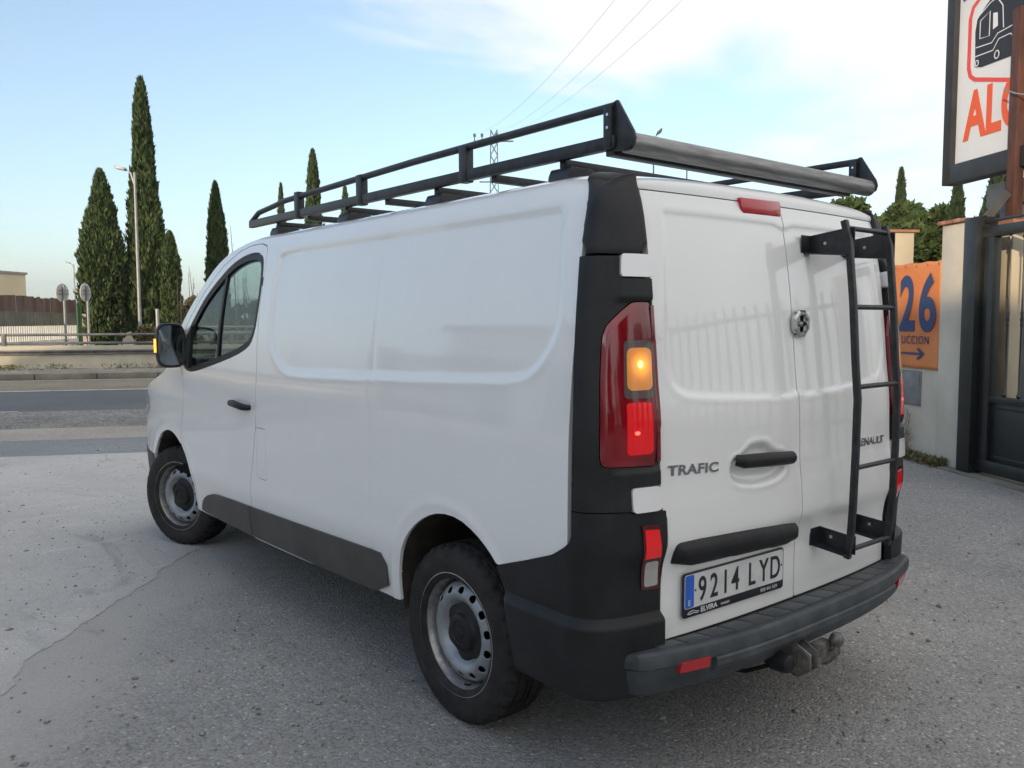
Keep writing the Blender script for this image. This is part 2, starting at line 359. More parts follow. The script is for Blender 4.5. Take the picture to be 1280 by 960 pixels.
trim_p = chaikin(X2([(1.371, .385), (1.384, .556), (1.533, .556), (2.5, .524), (3.22, .508), (3.38, .49), (3.50, .44), (3.545, .375), (3.54, .362), (3.09, .354), (2.56, .358), (1.8, .372)]), 1)
panel_p = chaikin([(-2.246, 1.790), (-2.240, 1.862), (-1.639, 1.860), (-1.045, 1.862), (-.225, 1.864), (-.125, 1.862), (-.116, 1.790), (-.072, 1.560), (-.080, 1.460), (-.142, 1.370), (-.225, 1.312), (-.40, 1.300), (-1.011, 1.278), (-1.90, 1.252), (-2.03, 1.262), (-2.165, 1.340), (-2.225, 1.446), (-2.245, 1.640)], 2)
fd_arch_r, fd_arch_f, fd_door, fd_win, fd_black, fd_flap, fd_trim, fd_panel = map(psdf, (arch_r, arch_f, door_p, win_p, black_p, flap_p, trim_p, panel_p))
bottom = spline([.30, 1.34, 1.75, 2.3, 3.1, 3.65, 5.2], [.30, .384, .372, .350, .341, .348, .36])
pil_x = spline([2.95, 3.12, 3.34, 3.56, 3.75, 3.91, 4.12, 4.55, 4.88, 5.0], [1.975, 1.930, 1.858, 1.720, 1.572, 1.425, 1.200, 1.075, .93, .80])   # A pillar, bonnet edge
def top_cut(s, t):
    x = XA-s; return np.where(x > 2.95, (t-pil_x(x))*.8, -.5)
def crease(s, t):
    """fine relief of the pressed skin: the recessed cargo panel, a waist fold and the tuck above the sill"""
    d = fd_panel(s, t); o = -.013*smoothstep(-d, -.004, .020)+.002*np.exp(-((d-.012)/.012)**2)
    x = XA-s
    o = o+.006*np.exp(-((t-.60-.02*np.sin(x*1.3))/.07)**2)*smoothstep(x, .9, 1.6)
    o = o-.004*np.exp(-((t-.98-.10*np.clip(x-2.6, 0, 2))/.09)**2)*smoothstep(x, 2.7, 3.2)
    for a in (arch_r_c, arch_f_c):
        r_ = np.hypot((x-a[0])/a[2], (t-a[1])/a[3]); o = o+.004*np.exp(-((r_-1.07)/.05)**2)*(t > .35)
    o = o-.0020*np.exp(-((x-1.50)/.010)**2)*(t < 1.86)
    return o
arch_r_c = (.955, .45, .365, .36); arch_f_c = (4.07, .42, .44, .39)
body_keep = lambda s, t: np.maximum.reduce([-fd_arch_r(s, t), -fd_arch_f(s, t), -fd_door(s, t)+.0030, -fd_black(s, t)+.0015, -fd_flap(s, t)+.0018, bottom(XA-s)-t, top_cut(s, t)])
bd = skin('body', (-4.70, .0, .30, 2.76), .0125, body_keep, paint, van, off=crease, lip=.016, both=True)
# roof trailing edge above the doors, windscreen surround and bonnet, joined into the body
def join_into(dst, o):
    b = bmesh.new(); b.from_mesh(dst.data); b.from_mesh(o.data); b.to_mesh(dst.data); b.free()
    dst.data.polygons.foreach_set('use_smooth', np.ones(len(dst.data.polygons), bool)); dst.data.set_sharp_from_angle(angle=R(38)); bpy.data.objects.remove(o)
ZTOP = float(U0(1.0, 1.934)[2]); ys = np.linspace(-.735, .735, 61); V = []; nb = 9
tinv_t = np.linspace(1.96, 2.76, 400); tinv_y = SY(tinv_t)
for y in ys:
    t = np.interp(abs(y), tinv_y[::-1], tinv_t[::-1]); q = U0(-.0001, t); p0 = np.array([XA, y, q[2]]); xb = float(RX(y, ZTOP))
    p3 = np.array([xb+.001, y, ZTOP+.003]); p2 = np.array([xb-.006, y, p0[2]-.006]); p1 = np.array([XA-.03, y, p0[2]])
    for k in range(nb):
        a = k/(nb-1); V.append((1-a)**3*p0+3*a*(1-a)**2*p1+3*a*a*(1-a)*p2+a**3*p3)
    V.append(p3+np.array([.03, 0, 0]))
nb += 1
F = [(i*nb+k, i*nb+k+1, (i+1)*nb+k+1, (i+1)*nb+k) for i in range(60) for k in range(nb-1)]
join_into(bd, mesh_obj('roof_edge', np.array(V), np.array(F)[:, ::-1], paint))
def scr(s, t, off=0.0):          # windscreen and bonnet top: s runs along the pillar line, t across
    x = 2.95+s; z = pil_x(x); yl = SY(np.clip(z, .3, 1.975))*taper(x); z = SZ(z)
    bul = .16*(1-(t)**2)*np.clip(s/.9, 0, 1); crown = (2.006-1.958)*(1-np.abs(t)**2.3)+.0*s
    return np.stack([x+bul+0*t, yl*t, z+crown+off], -1)
skin('windscreen', (.22, 1.16, -.955, .955), .03, lambda s, t: np.maximum(np.abs(t)-.93, np.maximum(.26-s, s-1.12)), glass, van, lip=0, fn=scr)
sf = mesh_obj('w', *(lambda S_, T_: (scr(S_.ravel(), T_.ravel()), np.array([(i*25+k, (i+1)*25+k, (i+1)*25+k+1, i*25+k+1) for i in range(59) for k in range(24) if not (.27 < (i+.5)*2.05/59 < 1.12 and abs(-1+(k+.5)/12) < .93)])))(*np.meshgrid(np.linspace(0, 2.05, 60), np.linspace(-1, 1, 25), indexing='ij')), paint)
join_into(bd, sf)
# nose closing panel
V = []; zz = np.linspace(.25, .80, 12); yy = np.linspace(-1, 1, 21)
for z in zz:
    for y in yy: V.append((5.0+.05*(1-y*y)-.03*((z-.5)/.3)**2, y*float(SY(z)*taper(5.0)), z))
join_into(bd, mesh_obj('n', np.array(V), np.array([(i*21+k, i*21+k+1, (i+1)*21+k+1, (i+1)*21+k) for i in range(11) for k in range(20)]), plastic))
mats_nose = None
for sd_, mir in ((1, False), (-1, True)):
    tg_ = 'left' if sd_ > 0 else 'right'
    # ---- cab door
    keep = lambda s, t: np.maximum.reduce([fd_door(s, t), -fd_win(s, t), -fd_arch_f(s, t), .345-t])
    dr_ = skin('cab_door', (-3.62, -2.30, .33, 1.96), .0115, keep, paint, van, off=crease, gap=.0035, lip=.018, mirror=mir)
    seal_keep = lambda s, t: np.maximum(fd_win(s, t)+.001, -(fd_win(s, t)+.034))
    skin('window_seal', (-3.55, -2.33, 1.15, 1.92), .010, seal_keep, plastic, dr_, off=-.004, lip=.03, mirror=mir)
    # front corner filler the mirror is fixed to, quarter-light bar
    fil = psdf(X2([(3.85, 1.15), (3.66, 1.15), (3.655, 1.58), (3.85, 1.40)]))
    skin('mirror_sail', (-3.55, -3.30, 1.15, 1.62), .010, lambda s, t: np.maximum(fil(s, t), fd_win(s, t)+.02), plastic_grey if 0 else plastic, dr_, off=.006, lip=.02, mirror=mir)
    skin('quarter_bar', (-3.0, -2.85, 1.2, 1.85), .007, lambda s, t: np.maximum(np.abs(s+2.925)-.014, fd_win(s, t)+.02), plastic, dr_, off=-.006, lip=.02, mirror=mir)
    skin('window_glass', (-3.55, -2.33, 1.15, 1.92), .015, lambda s, t: fd_win(s, t)+.02, glass, dr_, off=-.014, lip=0, mirror=mir)
    # ---- door handle: dished cup and pull
    cup = MB(); hx, hz = 2.83, 1.055
    def sp_(x, z, o): q = U(np.array([XA-x]), np.array([z]), o)[0]; return (q[0], q[1]*sd_, q[2])
    h = MB(); pts = [sp_(2.945, 1.060, -.002), sp_(2.930, 1.062, .026), (sp_(2.84, 1.062, .036)), sp_(2.745, 1.055, .036), sp_(2.728, 1.052, .02), sp_(2.725, 1.052, -.004)]
    h.tube(pts, [.014, .017, .0175, .017, .015, .012], 10, ry=.019).build('door_handle', plastic, dr_, smooth=True)
    # ---- sill mouldings
    skin('door_moulding', (-3.26, -2.44, .34, .57), .010, lambda s, t: np.maximum(fd_trim(s, t), s+2.478), trimgrey, dr_, off=.011, lip=.014, mirror=mir)
    skin('sill_moulding', (-2.50, -1.06, .34, .57), .010, lambda s, t: np.maximum(fd_trim(s, t), -2.470-s), trimgrey, van, off=.011, lip=.014, mirror=mir)
    skin('fuel_flap', (XA-2.66, XA-2.52, .68, .97), .006, lambda s, t: fd_flap(s, t)+.0016, paint, van, off=crease, lip=.012, mirror=mir) if sd_ > 0 else skin('body_patch', (XA-2.66, XA-2.52, .68, .97), .006, lambda s, t: fd_flap(s, t)+.0002, paint, bd, off=crease, lip=.012, mirror=mir)
    # ---- rear corner: cap, pillar trim, bumper corner
    lamp_p = chaikin([(.326, 1.556), (.253, 1.556), (.238, 1.548), (.193, 1.518), (.139, 1.474), (.134, 1.40), (.134, 1.157), (.135, 1.080), (.150, 1.066), (.243, 1.064), (.326, 1.060)], 1)
    fl = psdf(lamp_p)
    pil = lambda s, t: np.maximum.reduce([fd_black(s, t)+.0015, s-.318, 0*s+.932-t, t-1.692, -fl(s, t)+.001, -fhi(s, t), -flo(s, t)])
    fhi = psdf(rrect(.196, 1.625, .40, 1.75, .012)); flo = psdf(rrect(.232, .921, .40, 1.003, .012))
    relief = lambda s, t: .010+.010*smoothstep(s, .17, .21)*(smoothstep(t, 1.552, 1.568)+smoothstep(-t, -1.060, -1.045))
    pt = skin('pillar_trim', (-.05, .34, .92, 1.70), .0075, pil, plastic, van, off=relief, lip=.03, mirror=mir)
    hk = skin('hinge_cover', (.19, .335, 1.61, 1.71), .006, lambda s, t: np.maximum(psdf(rrect(.200, 1.629, .315, 1.697, .012))(s, t), s-.32), paint, van, off=.025, lip=.035, mirror=mir)
    hk = skin('hinge_cover', (.22, .335, .91, 1.02), .006, lambda s, t: np.maximum(psdf(rrect(.235, .925, .315, 1.001, .012))(s, t), s-.322), paint, van, off=.025, lip=.035, mirror=mir)
    cap_p = psdf(chaikin([(-.016, 1.697), (-.022, 1.85), (-.060, 1.93), (-.120, 1.99), (-.10, 2.05), (.10, 2.07), (.26, 2.05), (.312, 1.95), (.326, 1.85), (.326, 1.697), (.15, 1.690)], 1))
    def capoff(s, t): d = -np.minimum(cap_p(s, t), 0); return .003+.012*(1-(1-np.clip(d/.022, 0, 1))**2)**.5
    skin('roof_corner_cap', (-.14, .33, 1.68, 2.07), .0065, lambda s, t: np.maximum(cap_p(s, t), 1.699-t), plastic, van, off=capoff, lip=.03, mirror=mir)
    archin = psdf(arch_r)
    def low_off(s, t):
        ledge = .026*smoothstep(-t, -.606, -.580); return .010+ledge*smoothstep(s, -.33, -.26)-.05*smoothstep(-t, -.37, -.30)
    bc = skin('bumper_corner', (-.36, .34, .315, .945), .0085, lambda s, t: np.maximum.reduce([fd_black(s, t)+.0015, -archin(s, t), s-.334, .345+.09*np.clip(-s/.3, 0, 1)*0-t, t-.9285, -flo(s, t), -flr(s, t)]) if 0 else np.maximum.reduce([fd_black(s, t)+.0015, -archin(s, t), s-.332, .355-t, t-.9285, -flo(s, t)]), plastic, van, off=low_off, lip=.03, mirror=mir)
    # ---- lamps
    tl = skin('tail_lamp', (.12, .335, 1.05, 1.57), .006, lambda s, t: fl(s, t)+.002, lens_dark, van, off=lambda s, t: .014+.004*smoothstep(-fl(s, t), 0, .02), lip=.03, mirror=mir)
    skin('lamp_frame', (.20, .33, 1.26, 1.46), .005, psdf(rrect(.217, 1.266, .309, 1.440, .014)), mat('lamp_surround', (.10, .07, .07), .3, coat=1.0) if sd_ > 0 else MATS['lamp_surround'], tl, off=.0195, lip=.006, mirror=mir)
    amb = skin('indicator_lens', (.21, .33, 1.27, 1.43), .004, psdf(rrect(.226, 1.290, .303, 1.418, .018)), lens_amber, tl, off=.022, lip=.006, mirror=mir)
    skin('brake_lens', (.20, .33, 1.08, 1.27), .005, psdf(rrect(.223, 1.100, .299, 1.254, .012)), lens_bright, tl, off=lambda s, t: .0205+.0012*np.sin(s*420), lip=.006, mirror=mir)
    skin('lamp_edge_strip', (.31, .34, 1.06, 1.56), .0035, lambda s, t: np.maximum(np.abs(s-.3155)-.004, np.abs(t-1.31)-.235), lens_red, tl, off=.0182, lip=.002, mirror=mir)
    # ---- lower lamp
    ll = skin('lower_lamp', (.25, .36, .65, .90), .005, lambda s, t: psdf(chaikin([(.262, .884), (.262, .888), (.311, .882), (.313, .876), (.327, .680), (.325, .675), (.277, .680), (.276, .690)], 1))(s, t), lens_deep, van, off=.0155, lip=.02, mirror=mir)
    skin('fog_lens', (.26, .35, .78, .88), .004, psdf([(.269, .872), (.308, .868), (.316, .786), (.274, .786)]), lens_bright, ll, off=.018, lip=.006, mirror=mir)
    skin('reversing_lens', (.26, .35, .67, .79), .004, psdf([(.279, .768), (.283, .774), (.310, .774), (.314, .768), (.320, .696), (.317, .690), (.287, .690), (.283, .696)]), lens_clear, ll, off=.018, lip=.006, mirror=mir)
    # ---- headlamp at the front corner
    skin('headlamp', (-4.62, -4.25, .80, 1.10), .012, psdf(chaikin(X2([(4.55, .88), (4.86, .80), (4.90, .92), (4.62, 1.05), (4.54, 1.0)]), 2)), lens_clear, van, off=.006, lip=.02, mirror=mir)
    skin('front_bumper', (-4.70, -4.17, .28, .66), .012, lambda s, t: np.maximum.reduce([-fd_arch_f(s, t), t-.60+.0*s, .30-t]), plastic, van, off=.012, lip=.03, mirror=mir)
    # ---- rear door
    rec = psdf(chaikin([(.405, 1.800), (.400, 1.846), (.448, 1.848), (1.30, 1.842), (1.30, 1.214), (.470, 1.254), (.395, 1.285), (.360, 1.36), (.368, 1.45), (.388, 1.70)], 2))
    hand = psdf(chaikin([(.63, .965), (.63, 1.048), (.70, 1.060), (.74, 1.095), (.84, 1.095), (.885, 1.055), (.965, 1.045), (.962, .965), (.87, .935), (.73, .935)], 2))
    fold = psdf([(.36, .50), (.40, .70), (.60, .78), (.95, .80), (1.2, .80), (1.2, .50)])
    def doff(s, t, h=(sd_ > 0)):
        d = rec(s, t); o = -.006*smoothstep(-d, -.004, .016)+.001*np.exp(-((d-.01)/.01)**2)
        if h: d2 = hand(s, t); o = o-.016*smoothstep(-d2, .004, .035)+.003*np.exp(-(d2/.008)**2)
        o = o-.002*smoothstep(-fold(s, t), 0, .03)
        return o
    dkeep = lambda s, t: np.maximum.reduce([.326-s+.012*smoothstep(-t, -.93, -.89), s-1.039, .497-t+.0*s, t-1.934])
    rd = skin('rear_door', (.30, 1.06, .48, 1.95), .0085, dkeep, paint, van, off=doff, gap=.002, lip=.03, mirror=mir)
    skin('door_dark_backing', (.30, 1.06, .47, 1.93), .03, lambda s, t: np.maximum.reduce([.322-s, s-1.04, .49-t, t-1.915]), dark, rd, off=-.028, lip=0, mirror=mir)  # dark sheet behind the door, so its gaps read as shade
    def rp(y, z, o):          # point on the rear door
        q = U(np.array([LC+YB-abs(y)]), np.array([z]), o)[0]; return Vector((q[0], q[1]*(1 if y > 0 else -1), q[2]))
    if sd_ > 0:
        g_ = MB(); g_.tube([rp(.375, 1.040, .004), rp(.36, 1.036, .022), rp(.23, 1.030, .030), rp(.095, 1.022, .026), rp(.075, 1.018, .004)], [.017, .021, .022, .021, .017], 12, ry=.022*1.1)
        g_.build('door_pull', plastic, rd, smooth=True)
        # third brake light
        th = MB(); a = [rp(.245, 1.935, .0), rp(-.0+.01, 1.940, 0), rp(.006, 1.868, 0), rp(.238, 1.862, 0)]
        q = [Vector((float(RX(v.y, 1.90))-.012, v.y, v.z)) for v in (Vector((0, .245, 1.918)), Vector((0, .016, 1.922)), Vector((0, .004, 1.905)), Vector((0, .008, 1.868)), Vector((0, .228, 1.864)), Vector((0, .240, 1.880)))]
        n6 = len(q); th.add([tuple(v) for v in q]+[(v.x+.03, v.y, v.z) for v in q], [tuple(range(n6)), tuple(range(n6, 2*n6))[::-1]]+[(i, n6+i, n6+(i+1) % n6, (i+1) % n6) for i in range(n6)])
        th.build('high_brake_light', refl_red, rd, bevel=.004)
        # black garnish above the plate
        gp = psdf(chaikin([(LC+YB-.668, .722), (LC+YB-.668, .800), (LC+YB-.64, .812), (LC+YB-.30, .800), (LC+YB-.03, .780), (LC+YB-.010, .765), (LC+YB-.008, .700), (LC+YB-.3, .714)], 1))
        skin('plate_garnish', (.36, 1.04, .68, .83), .008, gp, plastic, rd, off=lambda s, t: .030*np.sqrt(np.clip(-gp(s, t)/.03, 0, 1)), lip=.004, mirror=False)
        # number plate with its holder
        xh = float(RX(.612, .63))-.008
        o0 = (xh, .612, .565)                       # lower left corner as seen from behind
        Mp = frame((xh, .615, .552), (-.037, -1, 0), (0, 0, 1))
        pf = MB(); pf.prism([(u_, v_) for u_, v_ in rrect(0, 0, .530, .146, .012)], -.002, .004, 'z'); po = pf.build('plate_holder', ink, rd, bevel=.0015); po.data.transform(Mp)
        pl = MB(); pl.prism([(u_, v_) for u_, v_ in rrect(.006, .030, .524, .140, .009)], .004, .0055, 'z'); pp_ = pl.build('number_plate', plate_w, po); pp_.data.transform(Mp)
        eb = MB(); eb.prism(rrect(.008, .032, .050, .138, .007), .0056, .0062, 'z'); e_ = eb.build('euro_band', blue, po); e_.data.transform(Mp)
        T = lambda dx, dy, dz=.0066: Mp @ Matrix.Translation((dx, dy, dz))
        for ch, dx in zip('9214LYD', (.070, .128, .186, .238, .326, .388, .446)):
            text_obj('plate_character', ch, .112, ink, po, T(dx, .047), .74, .0007, bold=.0010)
        text_obj('country_letter', 'E', .026, whitem, po, T(.021, .040), 1.0, .0003)
        [MB().lathe([(.0001, .0008), (.004, .0004), (.0042, 0)], 10, 'z', (x_, .085, .006)).build('plate_rivet', ink, po).data.transform(Mp) for x_ in (.057, .515)]
        text_obj('dealer_name', 'ELVIRA', .023, whitem, po, T(.085, .008, .0045), 1.15, .0003, bold=.0006)
        text_obj('dealer_name', 'motor', .016, whitem, po, T(.186, .009, .0045), 1.1, .0003)
        text_obj('dealer_phone', '958 441 539', .017, whitem, po, T(.398, .009, .0045), 1.1, .0003)
        lg = MB(); lg.tube([(.020, .012, .005), (.032, .019, .005), (.048, .021, .005), (.060, .016, .005), (.076, .013, .005)], .0012, 5).tube([(.026, .010, .005), (.050, .013, .005), (.072, .009, .005)], .0012, 5); l_ = lg.build('dealer_mark', whitem, po); l_.data.transform(Mp)
        # model name in chrome letters
        Mt = frame(rp(.690, 1.023, .001), rp(.447, 1.013, .001)-rp(.690, 1.023, .001), (0, 0, 1))
        text_obj('model_badge', 'TRAFIC', .044, chrome, rd, Mt, 1.52, .003, bold=.0012, space=1.05)
    else:
        Mt = frame(rp(-.408, 1.008, .001), rp(-.648, 1.002, .001)-rp(-.408, 1.008, .001), (0, 0, 1))
        text_obj('maker_badge', 'RENAULT', .042, chrome, rd, Mt, 1.30, .003, bold=.0012, space=1.0)
    # ---- reflectors are on the bumper; wheel-arch liner
    for (cx_, poly) in ((.955, arch_r), (4.07, arch_f)):
        q = [(XA-s, t) for s, t in poly if t > .22]; k = len(q); V = []
        for (x, z) in q: V += [(x, sd_*(float(SY(z))*float(taper(x))-.012), z), (x, sd_*.60, z)]
        V += [(cx_, sd_*.60, .55)]
        F = [(2*i, 2*i+1, 2*i+3, 2*i+2) for i in range(k-1)]+[(2*i+1, len(V)-1, 2*i+3) for i in range(k-1)]
        m_ = MB(); m_.add(V, F); m_.build('arch_liner', mottled('arch_dirt', (.018, .016, .013), (.05, .042, .032), 12, .9, .3, 60) if 'arch_dirt' not in MATS else MATS['arch_dirt'], van, smooth=True)
# bulbs behind the amber and brake lenses (the indicators and tail lights are lit)
def lampglow(name, s, t, r, m, parent, mir, sx=1.0):
    q = U(np.array([s]), np.array([t]), .0235)[0]; n = UN(np.array([s]), np.array([t]))[0]; k = -1 if mir else 1
    q = Vector((q[0], q[1]*k, q[2])); n = Vector((n[0], n[1]*k, n[2])); a = Vector((0, 0, 1)).cross(n).normalized(); V = [tuple(q+n*.0015)]
    for j in range(20):
        an = 2*math.pi*j/20; V.append(tuple(q+a*math.cos(an)*r*sx+Vector((0, 0, 1))*math.sin(an)*r))
    b = MB(); b.add(V, [(0, 1+j, 1+(j+1) % 20) for j in range(20)]); return b.build(name, m, parent, smooth=True)

qb = U(np.array([.268]), np.array([1.365]), .0)[0]
geo = ta.nodes.new('ShaderNodeNewGeometry'); sep = ta.nodes.new('ShaderNodeSeparateXYZ'); ta.links.new(geo.outputs['Position'], sep.inputs[0])
dd = math_n(ta, 'SUBTRACT', math_n(ta, 'ABSOLUTE', sep.outputs[1]), float(qb[1])); dz = math_n(ta, 'SUBTRACT', sep.outputs[2], 1.368)
d2 = math_n(ta, 'SQRT', math_n(ta, 'ADD', math_n(ta, 'MULTIPLY', dd, math_n(ta, 'MULTIPLY', dd, 1.3)), math_n(ta, 'MULTIPLY', dz, dz)))
wv = math_n(ta, 'SINE', math_n(ta, 'MULTIPLY', sep.outputs[2], 1400))
es_ = math_n(ta, 'ADD', math_n(ta, 'MULTIPLY', math_n(ta, 'POWER', math_n(ta, 'SUBTRACT', 1.0, math_n(ta, 'DIVIDE', d2, .085), clamp=True), 3.4), 1.3), .06)
es_ = math_n(ta, 'MULTIPLY', es_, math_n(ta, 'MULTIPLY_ADD', wv, .12, 1.0))
P(lens_amber).inputs['Emission Color'].default_value = (1, .36, .04, 1); ta.links.new(es_, P(lens_amber).inputs['Emission Strength'])
lamps = [o for o in van.children if o.name.startswith('tail_lamp')]
for o, mir in zip(sorted(lamps, key=lambda o: o.name), (False, True)):
    lampglow('bulb', .268, 1.368, .0105, bulb_amber, o, mir, .8)
    lampglow('bulb', .252, 1.165, .006, bulb_red, o, mir, 1.6)

# ---- rear bumper with its moulded step
def bx(y, x0): a = abs(y)/.87; return x0+.10*a**3.2+.018*a*a
yb = np.linspace(-.868, .868, 81)
prof = [(.165, .486), (.040, .500), (.012, .502), (.000, .496), (-.004, .482), (-.002, .455), (.010, .448), (.012, .418), (.020, .405), (.034, .372), (.060, .350), (.15, .346)]
V = []; k = len(prof)
for y in yb:
    e = min(1, (.868-abs(y))/.05); rnd = 1-math.sqrt(max(0, 1-(1-e)**2))
    for (x, z) in prof:
        xx = bx(y, x)+rnd*.045*(1 if x < .1 else 0); V.append((min(xx, .24), y, z-(.006 if z > .48 else 0)*rnd*2))
F = [(i*k+j, (i+1)*k+j, (i+1)*k+j+1, i*k+j+1) for i in range(80) for j in range(k-1)]+[tuple(range(k)), tuple(range(80*k, 81*k))[::-1]]
b_ = MB(); b_.add(V, F); bumper = b_.build('rear_bumper', stepmat, van, smooth=True, sharp=28)
# raised tread pads on the step
npad = 15; W_ = 1.52/npad
for i in range(npad):
    y0 = -.76+i*W_+.004; y1 = y0+W_-.008; m_ = MB(); q = []
    for y in (y0, (y0+y1)/2, y1): q.append((bx(y, .034), y))
    for y in (y1, (y0+y1)/2, y0): q.append((float(RX(y, .5))-.012, y))
    zz_ = [.5025 if x < .09 else .4965 for x, _ in q]; n6 = 6
    m_.add([(x, y, .492-.012*(x-.03)/.1) for x, y in q]+[(x, y, .5058-.0115*(x-bx(y, .034))/.1) for x, y in q], [tuple(range(6))[::-1], tuple(range(6, 12))]+[(i_, (i_+1) % 6, 6+(i_+1) % 6, 6+i_) for i_ in range(6)])
    m_.build('tread_pad', stepmat, bumper, bevel=.002)
# centre recess strip and reflectors
m_ = MB(); V = []; ys_ = np.linspace(-.56, .58, 31)
for y in ys_:
    for (x, z) in ((-.004, .455), (-.009, .449), (-.009, .428), (.004, .408), (.03, .40), (.03, .45)): V.append((bx(y, x), y, z))
m_.add(V, [(i*6+j, (i+1)*6+j, (i+1)*6+(j+1) % 6, i*6+(j+1) % 6) for i in range(30) for j in range(6)]+[tuple(range(6)), tuple(range(180, 186))[::-1]]).build('bumper_lip', stepmat, bumper, smooth=True, sharp=30)
for sd_ in (1, -1):
    m_ = MB(); V = []
    for y in np.linspace(.605, .715, 6):
        for (x, z) in ((-.004, .462), (-.004, .428), (.02, .428), (.02, .462)): V.append((bx(y, x)-.004+(.006 if z < .44 and x < 0 else 0), y*sd_, z))
    m_.add(V, [(i*4+j, (i+1)*4+j, (i+1)*4+(j+1) % 4, i*4+(j+1) % 4) for i in range(5) for j in range(4)]+[(0, 1, 2, 3), (20, 21, 22, 23)]).build('reflector', refl_red, bumper)
# ---- towing hitch
hit = empty('tow_hitch'); hit.parent = van
m_ = MB(); m_.box((.12, -.42, .35), (.19, .42, .41)); m_.build('cross_beam', dark, hit, bevel=.006)
for y in (.115, .165): m_ = MB(); m_.prism([(.14, .30), (.14, .40), (.02, .405), (-.045, .375), (-.045, .320), (.0, .285)], y-.005, y+.005, 'y'); m_.build('side_plate', rust_steel, hit, bevel=.002)
m_ = MB(); m_.tube([(.10, .07, .33), (.03, .06, .315), (-.03, .045, .325), (-.06, .03, .36), (-.06, .03, .385)], [.022, .021, .019, .015, .012], 14); m_.lathe([(.002, .050), (.014, .048), (.022, .038), (.0255, .025), (.022, .012), (.013, .002), (.011, -.02)], 22, 'z', (-.06, .03, .375)); m_.build('tow_ball', rust_steel, hit, smooth=True)
m_ = MB(); m_.box((-.045, .03, .325), (-.005, .115, .395)); m_.build('mount_block', rust_steel, hit, bevel=.005)
m_ = MB(); m_.lathe([(.0001, -.035), (.020, -.035), (.030, -.028), (.034, -.01), (.034, .03), (.028, .05), (.0001, .05)], 22, 'x', (.02, .235, .350)); m_.build('trailer_socket', plastic, hit, smooth=True)
m_ = MB(); m_.tube([(.06, .25, .33), (.09, .34, .325), (.14, .42, .34)], .007, 8); m_.build('socket_cable', dark, hit, smooth=True)

# ---- wheels
def make_tyre():
    n = 216; RO, RI = .336, .205; hw = .104
    prof = [(RI, -.085, 0), (.215, -.094, 0), (.235, -.100, 0), (.262, -.106, 0), (.285, -.1065, 0), (.302, -.103, 0), (.315, -.098, 0), (.3265, -.090, 1), (.3330, -.079, 1), (.3345, -.066, 1),
            (.3352, -.0605, 0), (.3275, -.058, 0), (.3275, -.050, 0), (.3358, -.0475, 0), (.336, -.034, 2), (.336, -.020, 2), (.336, -.0175, 0), (.3280, -.015, 0), (.3280, -.007, 0), (.3362, -.0045, 0), (.3365, 0, 2)]
    prof = prof+[(r, -y, g) for r, y, g in prof[-2::-1]]
    V = []
    for r, y, g in prof:
        for j in range(n):
            a = 2*math.pi*j/n; rr = r
            if g == 1 and j % 6 in (0, 1) and True: rr -= .0085
            if g == 2 and (j+2) % 6 == 0: rr -= .006
            V.append((rr*math.cos(a), y, rr*math.sin(a)))
    k = len(prof); F = [(i*n+j, (i+1)*n+j, (i+1)*n+(j+1) % n, i*n+(j+1) % n) for i in range(k-1) for j in range(n)]
    b = MB(); b.add(V, F); return b
